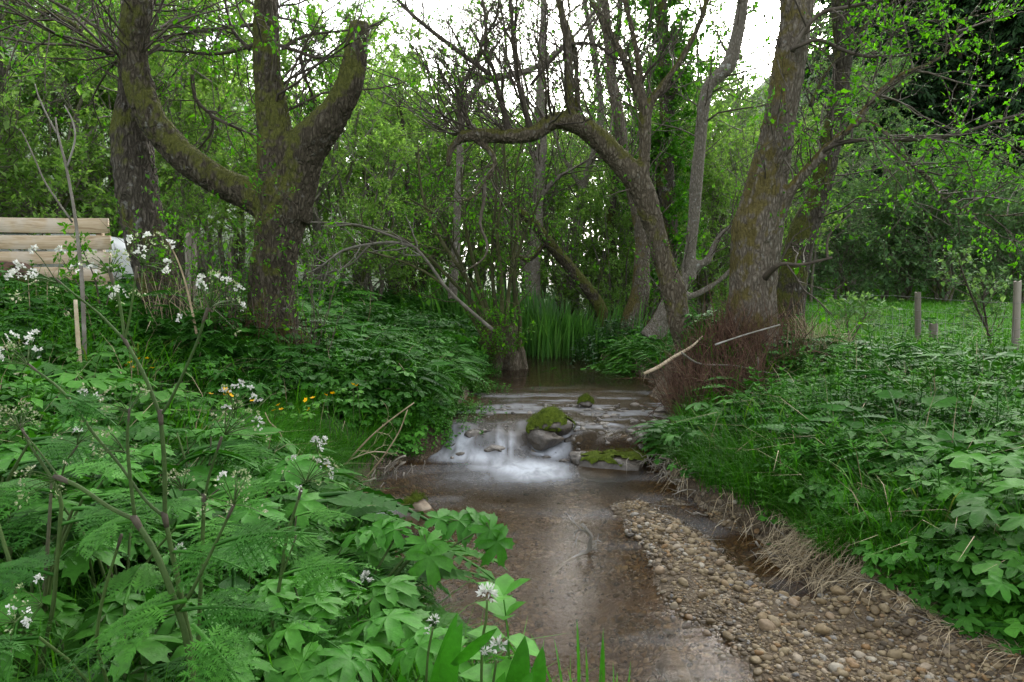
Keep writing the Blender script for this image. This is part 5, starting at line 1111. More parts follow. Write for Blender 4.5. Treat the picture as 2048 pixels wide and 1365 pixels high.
# white tank behind the boards
M_tank = simple('white_plastic', [(.2, (.62, .64, .64)), (.8, (.76, .78, .78))], scale=3, rough=.35, bump=.02)
c = P(30, 545, 9.6); root = thing('white_tank', 'smooth white rounded tank standing behind the wooden boards', 'tank', (c[0], 9.6+.4, float(H(c[0], 10.)))); xx0 = P(-260, 520, 9.6)[0]; xx1 = P(262, 520, 9.6)[0]; zt = P(0, 464, 9.6)[2]; zb = P(0, 600, 9.6)[2]
uu = np.linspace(0, 1, 30); ln = xx1-xx0; prof = np.minimum(1, np.sqrt(np.clip(1-((uu-.72)/.28).clip(0)**2.6, 0, 1))); prof = prof*np.minimum(1, np.sqrt(np.clip(1-((.12-uu)/.12).clip(0)**2.4, 0, 1)))
ang = np.arange(28)/28*2*np.pi; V_ = []
for u_, f_ in zip(uu, prof):
    for a in ang:
        cx_ = np.sign(np.cos(a))*abs(np.cos(a))**.6; sz_ = np.sign(np.sin(a))*abs(np.sin(a))**.6
        V_.append([xx0+u_*ln, 10.1 + .45*cx_*max(f_, .02), (zb+zt)/2 + (zt-zb)/2*sz_*max(f_, .02)])
m = MB(); m.add(V_, [[k*28+j, k*28+(j+1) % 28, (k+1)*28+(j+1) % 28, (k+1)*28+j] for k in range(29) for j in range(28)]); keep(m.build('shell', M_tank, smooth=True), root)
tt = Tubes(); tt.add([P(232, 500, 9.65), P(228, 484, 9.65)], [.02, .016], K=4, sides=8); tt.add([P(-60, 462, 9.9), P(-60, 452, 9.9)], [.12, .11], K=3, sides=14); m = MB(); tt.into(m); keep(m.build('cap', M_tank), root)
# stump and old posts on the left
M_woodold = simple('old_wood', [(.2, (.10, .085, .07)), (.5, (.22, .19, .155)), (.85, (.38, .34, .29))], scale=10, stretch=(1, 1, .15), rough=.85, bump=.6, bscale=30)
def post(name, label, px, y0, y1, w_, d, seed, mat=M_woodold, lean=0., split=False, group=None):
    a = P(px, y1, d); b = P(px+lean, y0, d); g0 = float(H(a[0], d)); root = thing(name, label, 'post', (a[0], d, g0)); r = w_/2/F*d
    K = 14; V_ = []; R_ = np.random.default_rng(seed); N = 12; an = np.arange(N)/N*2*np.pi; pr = 1 + .10*R_.normal(0, 1, N); base = np.array([a[0] + (a[0]-b[0])*.1, d, min(g0, a[2])-.1])
    for k in range(K):
        t = k/(K-1); c_ = base*(1-t) + b*t; rr = r*(1.05-.08*t)
        for j in range(N): V_.append([c_[0]+rr*pr[j]*math.cos(an[j]), c_[1]+rr*pr[j]*math.sin(an[j]), c_[2] + (R_.normal(0, .012 if not split else .05) if k == K-1 else 0)])
    m = MB(); m.add(V_, [[k*N+j, k*N+(j+1) % N, (k+1)*N+(j+1) % N, (k+1)*N+j] for k in range(K-1) for j in range(N)]); c0 = (K-1)*N
    m.add([b + np.array([0, 0, -.005 if not split else -.03])] + V_[c0:], None, [[0, 1+j, 1+(j+1) % N] for j in range(N)]); keep(m.build('post', mat, smooth=False), root); return root
post('fence_post', 'weathered round fence post standing near the right edge, the nearest one', 2029, 563, 735, 13, 8.8, 1, lean=6)
post('fence_post', 'weathered round fence post beside the short stub post', 1836, 585, 705, 11, 10.6, 2)
post('stub_post', 'short sawn stub post just right of the farther fence post', 1867, 648, 700, 16, 10.3, 3)
post('old_post', 'broken split grey post between the leaning trunk and the forked tree', 382, 468, 580, 22, 8.3, 4, split=True)
post('small_post', 'small pale stake behind the forked tree on the left', 459, 506, 575, 7, 9.0, 5)
o = post('fence_post', 'far small fence post half hidden behind the thick trunks', 1560, 588, 650, 9, 15, 6)
c = P(8, 580, 7.9); root = thing('cut_log', 'dark red-brown cut log end at the left edge before the boards', 'log', c); tt = Tubes(); tt.add([P(-90, 548, 8.), P(-20, 552, 7.9), P(46, 556, 7.7)], [.19, .18, .17], K=14, sides=16, rnd=.3); m = MB(); tt.into(m); keep(m.build('log', M_twigr, smooth=False), root)
# wire netting
M_wire = simple('galvanised_wire', [(.3, (.16, .16, .15)), (.7, (.30, .30, .29))], scale=30, rough=.5)
root = thing('wire_fence', 'rusty square wire netting stretched between the weathered fence posts', 'fence', (6.31, 10.6, float(H(6.31, 10.6))))
lx = [6.75, 6.5, 6.31, 5.98, 5.4]; ly = [6.2, 8.8, 10.6, 15., 21.]
tt = Tubes(); yy = np.linspace(6.2, 21, 60); xw = np.interp(yy, ly, lx)-.06
for zz in (1.32, 1.12, .98, .85, .73, .62, .53):
    sagv = .02*np.sin((yy-6.2)*1.6)*(1 if zz > 1.2 else .7) + .0; tt.add(np.stack([xw, yy, zz+sagv], -1), [.0035 if zz > 1.2 else .0024]*2, K=60, sides=3)
for yv in np.arange(6.2, 21, .17):
    xv = float(np.interp(yv, ly, lx))-.06; tt.add([[xv, yv, .5], [xv+.01, yv+.01, .8], [xv, yv, 1.13]], [.0022]*2, K=3, sides=3)
m = MB(); tt.into(m, cap=False); keep(m.build('netting', M_wire), root)

# ------------------------------------------------------------------ yellow and white bank flowers
PET = (np.array([[0, 0, 0], [-.34, .5, .06], [0, 1, .10], [.34, .5, .06], [0, .5, 0]]), np.array([[0, 4, 2, 1], [0, 3, 2, 4]]), E3)
def flower_mesh(mat, n=5, r=.02, cup=.35, seed=0):
    m = MB()
    for k in range(n):
        a = k*2*math.pi/n; place(m, PET, [0, 0, 0], [math.cos(a), math.sin(a), cup], [0, 0, 1], r, .3+.1*k, 1.25)
    me = m.mesh('flower'); me.materials.append(mat); return me
FY = flower_mesh(M_yellow, 5, .024); ROT = np.random.default_rng(5)
def flowers(name, label, pts, d, me, cat='flower', leaf=True, stemh=.14, group=None, sc=1.):
    b = P(pts[0][0], pts[0][1], d); b[2] = float(H(b[0], d)); root = thing(name, label, cat, b, group); tb = Tubes()
    for (px, py) in pts:
        q = P(px, py, d + ROT.uniform(-.06, .06)); o = bpy.data.objects.new('flower', me); COL.objects.link(o); o.parent = root; o.location = Vector(q) - Vector(root.location)
        o.rotation_euler = (ROT.normal(.45, .3), ROT.normal(0, .3), ROT.uniform(0, 6)); o.scale = (sc,)*3
        g0 = np.array([q[0]+ROT.normal(0, .02), q[1]+.02, min(float(H(q[0], q[1])), q[2]-.05)]); tb.add([g0, (g0+q)/2 + [.01, 0, 0], q], [.003, .002], K=4, sides=3)
    m = MB(); tb.into(m); keep(m.build('stems', G_['stem']), root)
    if leaf:
        m = MB(); n = 10 + 2*len(pts); c = np.array([P(px, py, d) for px, py in pts]); R = ROT
        for k in range(n):
            q = c[R.integers(0, len(c))] + np.array([R.normal(0, .07), R.normal(0, .06), R.uniform(-.12, -.03)]); place(m, LOBL[1], q, [R.normal(), R.normal(), R.uniform(-.2, .2)], [0, -.2, 1], R.uniform(.03, .055), R.uniform(.4, 1))
        keep(m.build('leaves', G_['mid']), root)
    return root
flowers('marsh_marigold', 'group of yellow flowers low on the bank left of the forked tree', [(253, 732), (261, 726), (277, 719), (293, 718), (266, 737), (305, 737), (282, 734)], 5.3, FY)
flowers('marsh_marigold', 'brightest tight knot of yellow flowers in the middle of the left bank grass', [(421, 789), (451, 780), (456, 787), (450, 791), (462, 792), (459, 784)], 4.9, FY)
flowers('marsh_marigold', 'single yellow flower between two denser yellow groups', [(505, 803)], 4.9, FY)
flowers('marsh_marigold', 'small yellow group above the white umbel in the left bank grass', [(548, 822), (557, 811), (562, 820)], 4.9, FY)
flowers('marsh_marigold', 'spread of five yellow flowers nearest the stream on the left bank', [(612, 801), (626, 797), (652, 791), (665, 788), (618, 820)], 5.0, FY)
flowers('marsh_marigold', 'pair of yellow flowers farthest up the left bank', [(706, 770), (714, 772)], 5.6, FY)
flowers('buttercup', 'lone small yellow flower by the dead twig over the left bank edge', [(655, 932)], 4.2, FY, leaf=False, sc=.5)
m = MB(); R = np.random.default_rng(9)
for k in range(16):
    d = nrm(R.normal(0, 1, 3) + [0, 0, .9]); place(m, PET, d*.008, d, [0, .3, 1], .012, R.random())
FW = m.mesh('flower'); FW.materials.append(M_white)
for i, (px, py, d, lab) in enumerate([(1573, 816, 6.2, 'white flower head under the brown shoots, the largest'), (1627, 802, 6.4, 'white flower head on a pale upright stem'), (1654, 818, 6.2, 'fluffy seed head right of the two white flower heads'), (1493, 864, 5.9, 'white flower low near the grass of the right bank'), (1878, 836, 5.6, 'white flower head near the broad-bladed tuft'),
     (1845, 833, 5.7, 'pair of tiny white flowers left of the broad-bladed tuft'), (1908, 853, 5.5, 'tiny white flower right of the broad-bladed tuft'), (1502, 906, 5.4, 'small white flower at the top of the soft bank grass'), (1633, 786, 6.7, 'small white flower among the nettles by the trunk base')]):
    flowers('white_flower', lab, [(px, py), (px+5, py+4)], d, FW, leaf=False, sc=1.3)
R = np.random.default_rng(10)
for k in range(26):
    d = R.uniform(8, 12); px = R.uniform(640, 900); xx = (px-1024)/F*d; z_ = float(H(xx, d)) + R.uniform(.2, .3); root = thing('white_flower', 'tiny white flower dotted over the crest of the left bank', 'flower', (xx, d, z_-.2), 'white flowers dotted on the left bank crest')
    o = bpy.data.objects.new('flower', FW); COL.objects.link(o); o.parent = root; o.location = (0, 0, .2); o.scale = (1.3,)*3
    tb = Tubes(); tb.add([[0, 0, -.05], [0, 0, .2]], [.003, .003], K=2, sides=3); m = MB(); tb.into(m); m.build('stem', G_['stem'], root)

# ------------------------------------------------------------------ dock
def dock(name, label, px, d, leaves, seed):
    R = np.random.default_rng(seed); x0 = (px-1024)/F*d; z0 = float(H(x0, d)); root = thing(name, label, 'plant', (x0, d, z0)); m = MB()
    for (az, L, el) in leaves:
        n = 9; u = np.linspace(0, 1, n); w_ = .15*L*np.sin(np.pi*np.minimum(u*.93+.1, 1))**.55*(u > -1); dv = np.array([math.cos(az), math.sin(az), 0]); sv = np.array([-dv[1], dv[0], 0])
        c_ = np.array([dv*L*t*math.cos(el*(1-t)) + np.array([0, 0, L*(math.sin(el)*t - .45*t*t)]) for t in u]); wav = .06*L*np.sin(u*18)
        V_ = []
        for k in range(n):
            for s_ in (-1, -.5, 0, .5, 1): V_.append(c_[k] + sv*w_[k]*s_ + np.array([0, 0, abs(s_)*w_[k]*.25 + (wav[k]*.3 if abs(s_) == 1 else 0)]))
        m.add(V_, [[k*5+j, k*5+j+1, (k+1)*5+j+1, (k+1)*5+j] for k in range(n-1) for j in range(4)], rnd=R.uniform(.4, .8))
    m.build('leaves', G_['blue'], root, smooth=True); return root
dock('dock_plant', 'dock plant with a large broad leaf pointing left on the right bank', 1940, 4.5, [(2.9, .42, .9), (3.6, .32, 1.1), (.6, .3, 1.), (4.6, .34, .8), (2.2, .3, 1.1)], 1)
dock('dock_plant', 'dock plant with narrow red-edged leaves at the lower right', 2000, 3.5, [(3.1, .26, .8), (3.9, .26, 1.), (.3, .26, .9), (5, .26, 1.2)], 2)
#PART4
# ------------------------------------------------------------------ foreground cow parsley
def umbellet(mf, p, d, R, r=.011, n=9, white=True):
    d = nrm(d); pos = []; dd = []
    for k in range(n):
        q = nrm(R.normal(0, 1, 3) + d*1.5)
        c = np.array(p) + q*r*R.uniform(.7, 1.1)
        if white:
            for j in range(4): pos.append(c); dd.append(nrm(q*.5 + R.normal(0, .8, 3)))
        else:
            pos.append(c); dd.append(q); pos.append(c); dd.append(nrm(q+R.normal(0, .3, 3)))
    N = len(pos); inst(mf, PET if white else LEAF, np.array(pos), frames(np.array(dd), R.normal(0, 1, (N, 3)))*(R.uniform(.0045, .0075, N) if white else R.uniform(.004, .007, N))[:, None, None], R.random(N))
def parsley(name, label, stems, umbels, fronds, seed, base=None):
    """stems: pixel polylines with depth; umbels: (px,py,d,dirx,diry,dirz,radius,white fraction,rays); fronds: (px,py,d,dx,dy,dz,L)"""
    R = np.random.default_rng(seed); q0 = tr(stems[0]); b = q0[0][0].copy(); root = thing(name, label, 'plant', b)
    tb = Tubes()
    for q in stems:
        p, r = tr(q); r = r*.78; tb.add(p, r, K=16, sides=8, rnd=R.uniform(.1, .5))
        e = p[-1]; dv = nrm(p[-1]-p[-2]); tb.add([e-dv*.02, e, e+dv*.012], [r[-1]*1.0, r[-1]*1.35, r[-1]*1.1], K=5, sides=8, rnd=.97)
    m = MB(); tb.into(m); keep(m.build('stem', G_['stem'], smooth=True), root)
    for (px, py, d, dx, dy, dz, rad, wf, rays) in umbels:
        c = P(px, py, d); dv = nrm([dx, dy, dz]); tb = Tubes(); mf = MB(); mb_ = MB()
        for k in range(rays):
            v = nrm(dv*.9 + R.normal(0, .62, 3)); e = c + v*rad*R.uniform(.75, 1.1); tb.add([c, c + v*rad*.5 + [0, 0, .004], e], [.0011, .0008], K=4, sides=3, rnd=.3)
            if R.random() < wf*.75: umbellet(mf, e, v*.6 + [0, 0, .7], R, .009, 6)
            else: umbellet(mb_, e, v, R, .008, 8, False)
        mu = MB(); tb.into(mu, cap=False); um = mu.build('umbel', G_['stem']); keep(um, root)
        if mf.n: o = mf.build('blossom', M_white, um)
        if mb_.n: o = mb_.build('buds', M_bud, um)
    m = MB()
    for (px, py, d, dx, dy, dz, L) in fronds:
        frond(m, P(px, py, d), [dx, dy, dz], [0, -.35, 1], L, R, 7, 5, R.uniform(.3, .8), curl=-.35)
    keep(m.build('foliage', G_['blue']), root); return root
d1 = 1.3
parsley('cow_parsley', 'tallest cow parsley with purple-tinged stems forking high before the planks', [
    [(400, 1600, 22, d1), (388, 1400, 20, d1), (382, 1300, 18, d1), (371, 1242, 17, d1), (356, 1160, 14, d1), (344, 1105, 13, d1), (330, 1035, 13, d1)],
    [(330, 1035, 12, d1), (329, 930, 12, d1), (321, 832, 11, d1)], [(321, 832, 10, d1), (288, 750, 10, d1), (250, 681, 8, d1)], [(250, 685, 8, d1), (240, 610, 8, d1), (222, 550, 8, d1)],
    [(250, 681, 6, d1), (262, 620, 6, d1), (272, 545, 5, d1)], [(250, 681, 7, d1), (200, 630, 6, d1), (150, 590, 5, d1-.03), (120, 565, 4, d1-.03)], [(321, 832, 7, d1), (344, 795, 8, d1), (391, 693, 7, d1), (412, 628, 7, d1)],
    [(330, 1035, 10, d1), (290, 1000, 8, d1), (242, 933, 8, d1), (187, 867, 8, d1), (129, 787, 7, d1), (66, 736, 5, d1)]],
    [(220, 548, d1, -.1, 0, 1, .045, .15, 12), (285, 530, d1, .3, -.1, .6, .055, .6, 13), (115, 566, d1-.03, -.8, -.1, .1, .075, .65, 15), (420, 615, d1, .5, 0, .8, .06, .6, 15), (55, 730, d1, -.6, 0, .5, .055, .7, 12), (228, 600, d1-.02, 0, 0, 1, .02, 1, 4)],
    [(130, 790, d1, .8, -.3, -.1, .12), (321, 832, d1, -.9, .1, -.2, .13), (344, 1105, d1, .9, -.4, .25, .16), (330, 1035, d1, -.2, .8, .2, .16)], 201)
parsley('cow_parsley', 'green-stemmed cow parsley with a knuckled fork hanging buds to the lower left', [
    [(420, 1600, 22, 1.25), (392, 1420, 20, 1.25), (375, 1290, 18, 1.25), (356, 1222, 17, 1.25), (318, 1120, 17, 1.25), (272, 1042, 15, 1.25)], [(270, 1040, 10, 1.25), (258, 930, 9, 1.25), (255, 870, 8, 1.25), (258, 830, 5, 1.25)],
    [(270, 1040, 13, 1.25), (219, 1015, 11, 1.25), (160, 975, 11, 1.25), (120, 957, 12, 1.25)], [(120, 957, 5, 1.25), (80, 905, 5, 1.25), (50, 868, 4, 1.25)], [(356, 1222, 12, 1.25), (385, 1180, 10, 1.22), (430, 1090, 8, 1.22), (463, 1020, 7, 1.22)]],
    [(258, 826, 1.25, -.4, 0, .8, .05, .1, 9), (112, 960, 1.25, -.9, 0, -.25, .065, .05, 10), (40, 860, 1.25, -.3, 0, .8, .04, .1, 10), (468, 1010, 1.22, .2, 0, .8, .055, .12, 14), (250, 905, 1.25, -.7, 0, .4, .05, .15, 8)],
    [(356, 1222, 1.25, 1, .1, .15, .20), (375, 1200, 1.22, -.9, -.1, -.1, .19), (272, 1042, 1.25, -1, .2, -.1, .15), (430, 1090, 1.22, .9, -.1, .4, .18), (385, 1250, 1.2, .7, -.5, -.2, .18)], 202)
parsley('cow_parsley', 'cow parsley with a white umbel at mid height in front of the yellow flowers', [
    [(400, 1600, 16, 1.4), (393, 1400, 14, 1.4), (398, 1250, 12, 1.4), (403, 1144, 11, 1.4), (408, 1000, 10, 1.4)], [(408, 1000, 8, 1.4), (422, 940, 7, 1.4), (440, 885, 6, 1.4)], [(408, 1000, 5, 1.4), (392, 980, 4, 1.4), (370, 980, 3, 1.4)], [(410, 1000, 5, 1.4), (430, 985, 3, 1.4)]],
    [(450, 870, 1.4, .5, 0, .7, .07, .55, 16), (470, 820, 1.42, .2, 0, .9, .055, .95, 7), (365, 980, 1.4, -.2, 0, .4, .035, .0, 14), (175, 800, 1.35, 0, 0, 1, .025, 1, 5)],
    [(408, 1000, 1.4, .7, .4, .3, .17), (403, 1144, 1.4, .3, .7, .2, .2)], 203)
parsley('cow_parsley', 'cow parsley nearest the stream with a small white umbel above the dead twigs', [
    [(500, 1600, 14, 1.7), (520, 1355, 12, 1.7), (547, 1238, 11, 1.7), (562, 1152, 9, 1.7), (574, 1074, 9, 1.7), (601, 985, 7, 1.7)], [(560, 1160, 6, 1.7), (590, 1080, 4, 1.7)]],
    [(612, 965, 1.7, .5, 0, .8, .08, .35, 16), (635, 905, 1.72, .3, 0, 1, .035, 1, 7), (552, 1100, 1.7, -.3, 0, .7, .03, .2, 6)],
    [(547, 1238, 1.7, .8, -.4, .1, .2), (562, 1152, 1.7, .8, .1, .3, .2), (574, 1074, 1.7, -.8, -.2, .2, .18)], 204)
parsley('cow_parsley', 'dark-stemmed cow parsley at the left edge with small closed umbels', [
    [(40, 1500, 14, 1.5), (100, 1250, 12, 1.5), (112, 1150, 11, 1.5), (120, 1050, 11, 1.5), (118, 985, 10, 1.5), (60, 890, 7, 1.5), (45, 858, 5, 1.5)], [(118, 985, 7, 1.5), (130, 930, 5, 1.5), (150, 900, 3, 1.5)], [(190, 1300, 10, 1.3), (205, 1200, 9, 1.3), (240, 1080, 7, 1.3)]],
    [(40, 855, 1.5, -.2, 0, 1, .05, .0, 14), (155, 890, 1.5, .4, 0, .8, .05, .1, 8), (85, 1210, 1.2, -.7, 0, .3, .05, .5, 8), (30, 1245, 1.25, -.6, 0, .2, .045, .6, 7)],
    [(112, 1150, 1.5, -.8, .1, .2, .2), (120, 1050, 1.5, .8, .3, .2, .18), (118, 985, 1.5, -.7, -.3, .3, .17), (60, 890, 1.5, .9, .2, .1, .14)], 205)
# leafy, flowerless cow parsley plants filling the corner
RF = np.random.default_rng(301)
def leafyplant(seed):
    R = np.random.default_rng(seed); root = thing('cow_parsley', 'x', 'plant'); m = MB(); tb = Tubes()
    for k in range(8):
        a = k*.785 + R.uniform(-.3, .3); d = np.array([math.cos(a), math.sin(a), 0]); hh = R.uniform(.12, .42); tp_ = d*R.uniform(.06, .14) + [0, 0, hh]
        tb.add([d*.01, d*.05 + [0, 0, hh*.6], tp_], [.005, .003], K=5, sides=5, rnd=R.uniform(.2, .9)); frond(m, tp_, d + [0, 0, R.uniform(.1, .6)], [0, 0, 1], R.uniform(.15, .25), R, 7, 5, R.uniform(.1, .9), curl=-.45)
    ms = MB(); tb.into(ms, cap=False); ms.build('stalks', G_['stem'], root); m.build('foliage', G_['blue'], root); return root
pp_ = [leafyplant(s) for s in (1, 2, 3)]; first = set()
LF = 'flowerless feathery-leaved cow parsley filling the lower left corner'
k = 0
while k < 17:
    d = RF.uniform(1.35, 2.9); px = RF.uniform(-250, 700 if d > 2.2 else 520); xx = (px-1024)/F*d
    if float(sides(xx, d)[0]) < .12: continue
    t = k % 3; z_ = float(H(xx, d)) + (.12 if d < 2 else .03); s = RF.uniform(.85, 1.25)
    if t not in first:
        first.add(t); r = pp_[t]; r.location = (xx, d, z_); r.scale = (s,)*3; r.rotation_euler = (0, 0, RF.uniform(0, 6)); r['label'] = LF; r['group'] = 'leafy cow parsley in the lower left corner'
    else: copy_tree(pp_[t], (xx, d, z_), RF.uniform(0, 6), s, LF, 'leafy cow parsley in the lower left corner')
    k += 1

# ------------------------------------------------------------------ hogweed
def hogleaf(m, tb, p, d, up, L, R, rnd, n=2):
    """compound leaf of lobed leaflets; p = base of the blade"""
    d = nrm(d); side = nrm(np.cross(d, up)); upv = np.cross(side, d)
    tb.add([np.array(p) - d*.01, np.array(p) + d*L*.55 - upv*.01], [.004, .0025], K=3, sides=4, rnd=.4)
    place(m, LOB[1], np.array(p) + d*L*.42, d - upv*.25, upv, L*.62, rnd, 1.05)
    for sg in (-1, 1):
        place(m, LOB[0], np.array(p) + d*L*.12, d*.35 + side*sg - upv*.15, nrm(upv + side*sg*.2), L*.52, rnd+R.uniform(-.15, .15), 1.)
        if n > 2: place(m, LOB[2], np.array(p) - d*L*.25, d*.3 + side*sg - upv*.1, upv, L*.38, rnd, 1.)
def hogweed(name, label, leaves, seed, base, world=True):
    R = np.random.default_rng(seed); root = thing(name, label, 'plant', base); m = MB(); tb = Tubes(); b = np.array(base, float) if world else np.zeros(3)
    for (q, d, L, n, w_) in leaves:
        q = np.array(q, float); mid = (b + q)/2 + np.array([0, 0, .12*np.linalg.norm(q-b)])*.6; tb.add([b + R.normal(0, .012, 3)*[1, 1, 0], mid, q], [w_, w_*.6], K=10, sides=7, rnd=.35)
        hogleaf(m, tb, q, d, [0, -.45 if world else 0, 1], L, R, R.uniform(.35, .85), n)
    ms = MB(); tb.into(ms, cap=False); a = ms.build('stalks', G_['stem'], smooth=True); c = m.build('leaf_blades', G_['fore'], smooth=True)
    if world: keep(a, root); keep(c, root)
    else: a.parent = root; c.parent = root
    return root
def PP(px, py, d): return P(px, py, d)
hogweed('hogweed', 'hogweed whose arching leaf stalk holds big lobed leaves out over the water', [
    (PP(850, 1075, 2.35), (.25, -.55, -.6), .17, 2, .0075), (PP(905, 1040, 2.45), (1, .0, -.1), .20, 3, .0085), (PP(800, 1060, 2.4), (-.7, .1, .0), .17, 2, .006), (PP(975, 1050, 2.4), (.6, -.3, -1.0), .16, 2, .005)], 1, PP(690, 1290, 2.3))
hogweed('hogweed', 'hogweed with wide pale toothed leaves spread left of the white garlic flowers', [
    (PP(735, 1195, 2.0), (.7, -.2, .15), .17, 2, .006), (PP(650, 1190, 2.0), (-.7, .1, .25), .18, 2, .006), (PP(700, 1255, 1.85), (.4, -.8, .1), .19, 3, .006), (PP(620, 1230, 1.9), (-.6, -.6, .1), .17, 2, .006), (PP(765, 1245, 1.9), (.9, -.2, .05), .16, 2, .005)], 2, PP(690, 1420, 1.95))
hogweed('hogweed', 'hogweed at the bottom edge below the pale toothed leaves', [
    (PP(800, 1300, 1.65), (.6, -.3, .3), .15, 2, .005), (PP(740, 1320, 1.6), (-.4, -.5, .3), .15, 2, .005), (PP(860, 1330, 1.7), (.6, .1, .2), .14, 2, .005), (PP(660, 1330, 1.55), (-.8, -.2, .2), .15, 2, .005)], 3, PP(760, 1480, 1.65))
hogweed('hogweed', 'hogweed with large soft leaves behind the cow parsley stems', [
    (PP(470, 960, 2.7), (-.6, -.3, .2), .24, 3, .006), (PP(540, 940, 2.8), (.6, -.2, .2), .23, 3, .006), (PP(500, 1010, 2.5), (.3, -.8, .1), .24, 3, .006), (PP(430, 1010, 2.5), (-.7, -.4, .0), .23, 2, .006), (PP(560, 1000, 2.6), (.8, -.2, .0), .2, 2, .006)], 4, PP(500, 1150, 2.6))
hogweed('hogweed', 'hogweed at the water edge below the dead twigs', [
    (PP(630, 1030, 2.9), (.3, -.5, .1), .17, 2, .005), (PP(650, 1085, 2.7), (.7, -.3, .0), .17, 2, .005), (PP(590, 1055, 2.8), (-.7, -.3, .1), .18, 2, .005), (PP(660, 1140, 2.4), (.8, -.2, .0), .16, 2, .005), (PP(700, 1110, 2.5), (.9, 0, .1), .16, 3, .005)], 5, PP(630, 1210, 2.7))
def hogproto(seed):
    R = np.random.default_rng(seed); L_ = []
    for k in range(6):
        a = k*1.05 + R.uniform(-.3, .3); d = np.array([math.cos(a), math.sin(a), 0]); L_.append((d*R.uniform(.08, .2) + [0, 0, R.uniform(.1, .34)], d + [0, 0, R.uniform(-.3, .5)], R.uniform(.10, .19), 2, .004))
    return hogweed('hogweed', 'x', L_, seed, (0, 0, 0), world=False)
hp = [hogproto(11), hogproto(12), hogproto(13), hogproto(14)]; first = set(); k = 0; LH = 'broad-leaved hogweed growing among the feathery leaves of the left bank'
while k < 46:
    d = RF.uniform(1.5, 3.1); px = RF.uniform(-150, 600 if d > 2.0 else 740); xx = (px-1024)/F*d
    if float(sides(xx, d)[0]) < .08: continue
    t = k % 4; z_ = float(H(xx, d)) + .02; s = RF.uniform(.8, 1.3)
    if t not in first:
        first.add(t); r = hp[t]; r.location = (xx, d, z_); r.scale = (s,)*3; r['label'] = LH; r['group'] = 'hogweed among the left bank herbs'
    else: copy_tree(hp[t], (xx, d, z_), RF.uniform(0, 6), s, LH, 'hogweed among the left bank herbs')
    k += 1
# ------------------------------------------------------------------ wild garlic, nettle and blades at the bottom edge
def broad(m, base, tipv, wid, R, rnd, bend=.25, n=9):
    base = np.array(base); tipv = np.array(tipv); ax = tipv-base; L = np.linalg.norm(ax); ax = ax/L; side = nrm(np.cross(ax, [R.normal(0, .3), -1, .2])); nn = np.cross(side, ax); V_ = []
    for t in np.linspace(0, 1, n):
        w_ = wid*(math.sin(math.pi*min(1, t*.88+.1))**.8 if t < .995 else .02); c_ = base + ax*L*t + nn*bend*L*(t-t*t)*1.2 + np.array([0, 0, -.15*L*t**3])
        for s_ in (-1, -.5, 0, .5, 1): V_.append(c_ + side*w_*s_*.5 + nn*abs(s_)*w_*.12)
    m.add(V_, [[k*5+j, k*5+j+1, (k+1)*5+j+1, (k+1)*5+j] for k in range(n-1) for j in range(4)], rnd=rnd)
def garlic(name, label, stem, head, leaves, seed, n=14):
    R = np.random.default_rng(seed); p, r = tr(stem); root = thing(name, label, 'flower', p[0]); tb = Tubes(); tb.add(p, r, K=12, sides=7, rnd=.5)
    m = MB(); tb.into(m); keep(m.build('stem', G_['stem'], smooth=True), root)
    for (px, py, d, rad) in head:
        m = MB(); c = P(px, py, d); pos = []; dd = []
        for k in range(n):
            v = nrm(R.normal(0, 1, 3) + [0, -.2, 1.0]); q = c + v*rad*.45
            for j in range(5): pos.append(q); dd.append(nrm(v*1.1 + R.normal(0, .55, 3)))
        N = len(pos); M_ = frames(np.array(dd), R.normal(0, 1, (N, 3)))*(rad*R.uniform(.45, .7, N))[:, None, None]; M_[:, :, 0] *= .45; inst(m, PET, np.array(pos), M_, R.random(N)); keep(m.build('flower_head', M_white), root)
    if leaves:
        m = MB()
        for (bx, by, tx, ty, d, w_) in leaves: broad(m, P(bx, by, d), P(tx, ty, d-.06), w_/F*d, R, R.uniform(.0, .4))
        keep(m.build('leaves', G_['fore'], smooth=True), root)
    return root
garlic('wild_garlic', 'highest wild garlic flower head over the water at the bottom of the picture', [(962, 1500, 7, 1.4), (964, 1300, 6, 1.4), (972, 1240, 6, 1.4), (974, 1200, 5, 1.4)], [(974, 1190, 1.4, .026)],
       [(900, 1420, 925, 1205, 1.42, 46), (905, 1330, 995, 1230, 1.36, 26), (850, 1450, 915, 1175, 1.5, 30)], 1)
garlic('wild_garlic', 'lowest wild garlic with a loose double flower head', [(975, 1520, 7, 1.3), (985, 1380, 6, 1.3), (993, 1320, 5, 1.3)], [(998, 1292, 1.3, .022), (972, 1305, 1.3, .014)],
       [(1010, 1480, 1050, 1225, 1.32, 52), (1040, 1500, 1086, 1245, 1.36, 44), (985, 1480, 1010, 1310, 1.27, 40), (1030, 1520, 1066, 1300, 1.25, 52), (1100, 1500, 1150, 1330, 1.35, 24), (1130, 1500, 1165, 1330, 1.4, 30)], 2, 11)
garlic('wild_garlic', 'small half-open wild garlic flower head among the toothed leaves', [(850, 1440, 6, 1.5), (855, 1320, 5, 1.5), (866, 1255, 5, 1.5)], [(868, 1243, 1.5, .019), (853, 1262, 1.5, .010)], [(830, 1400, 800, 1330, 1.5, 30)], 3, 9)
garlic('wild_garlic', 'wide flat wild garlic flower head at the water edge behind the toothed leaves', [(712, 1300, 5, 2.2), (715, 1220, 5, 2.2), (722, 1170, 4, 2.2)], [(732, 1158, 2.2, .03), (704, 1164, 2.2, .02)], [], 4)
garlic('wild_garlic', 'tiny white garlic flower between the cow parsley stems', [(352, 1200, 4, 1.6), (358, 1130, 4, 1.6), (360, 1105, 3, 1.6)], [(361, 1098, 1.6, .016)], [(330, 1250, 300, 1130, 1.6, 30)], 5, 9)
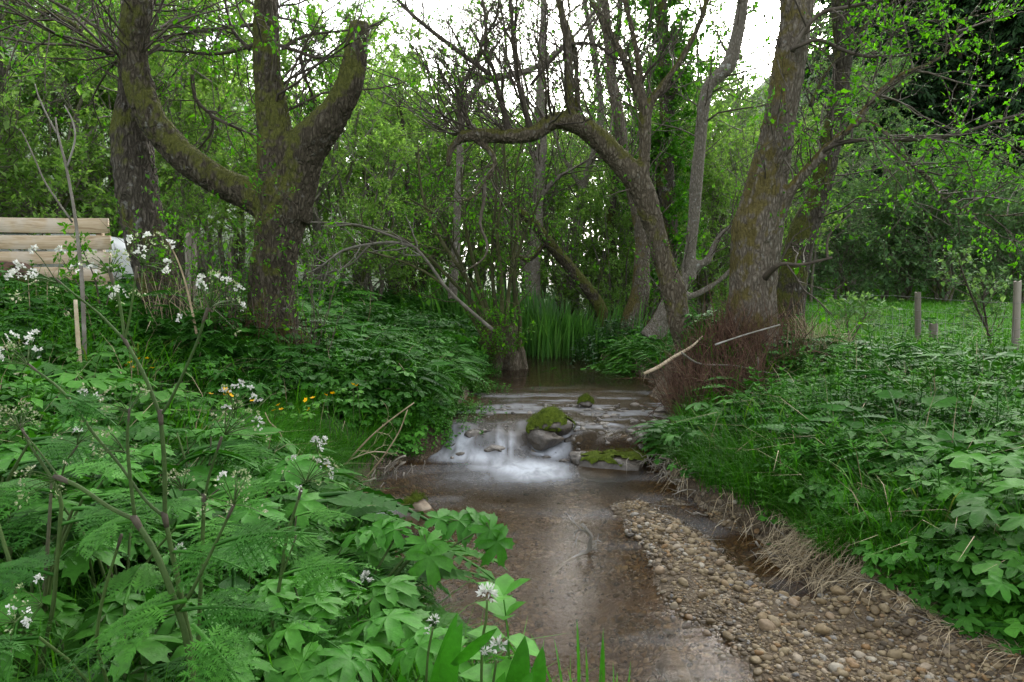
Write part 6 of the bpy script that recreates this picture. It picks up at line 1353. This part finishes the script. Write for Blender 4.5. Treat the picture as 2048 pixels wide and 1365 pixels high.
# nettle shoot
b = P(1018, 1330, 1.55); root = thing('nettle', 'single nettle shoot behind the garlic leaves', 'plant', b); m = MB(); inst(m, tpl_nettle(.34, 5, .12, OVAL, 1.1), np.array([[0, 0, -.12]]), np.eye(3)[None]*.85, np.array([.9])); m.build('leaves', G_['fore'], root)
R = np.random.default_rng(88); root = thing('tall_grass', 'few separate tall grass blades rising before the dark water at the bottom edge', 'grass', P(1180, 1420, 1.7)); m = MB()
for (bx, by, tx, ty, w_) in [(1160, 1500, 1154, 1195, 7), (1180, 1500, 1172, 1260, 6), (1195, 1500, 1208, 1215, 6), (1205, 1500, 1206, 1225, 7), (1225, 1480, 1226, 1300, 5), (1140, 1500, 1108, 1240, 5), (1225, 1500, 1235, 1320, 6), (1170, 1500, 1135, 1310, 5), (1248, 1520, 1262, 1290, 4), (1120, 1500, 1000, 1220, 6), (1150, 1500, 1060, 1225, 5)]:
    broad(m, P(bx, by, 1.6), P(tx, ty, 1.65), w_/F*1.6, R, R.uniform(.2, .9), bend=R.normal(0, .08), n=8)
keep(m.build('leaves', G_['grass']), root)
# leaves between plants at the very bottom
x, y, R = scat(4200, 1.0, 2.6, -350, 1150, seed=777); sL, sR = sides(x, y); ok = sL > .1; x, y = x[ok], y[ok]; m = MB(); z = H(x, y)
blades(m, np.stack([x, y, z], -1), R.uniform(.15, .5, len(x)), R.uniform(.2, .9, len(x)), R.uniform(0, 6.28, len(x)), R.uniform(.003, .008, len(x)), R.uniform(0, .9, len(x)), K=5)
tag(m.build('near_grass', G_['grass']), 'long thin grass between the plants of the lower left corner', 'grass', kind='stuff')
x, y, R = scat(900, 1.0, 2.6, -350, 1000, seed=778); sL, sR = sides(x, y); ok = sL > .1; x, y = x[ok], y[ok]; m = MB(); k = R.integers(0, 3, len(x)); M_ = plantM(x, y, R, R.uniform(.6, 1.1, len(x)))
for i in range(3):
    j = k == i; inst(m, T_el[i], np.stack([x, y, H(x, y)], -1)[j], M_[j], R.random(j.sum()))
tag(m.build('near_ground_cover', G_['mid']), 'small leaves under the plants of the lower left corner', 'plants', kind='stuff')
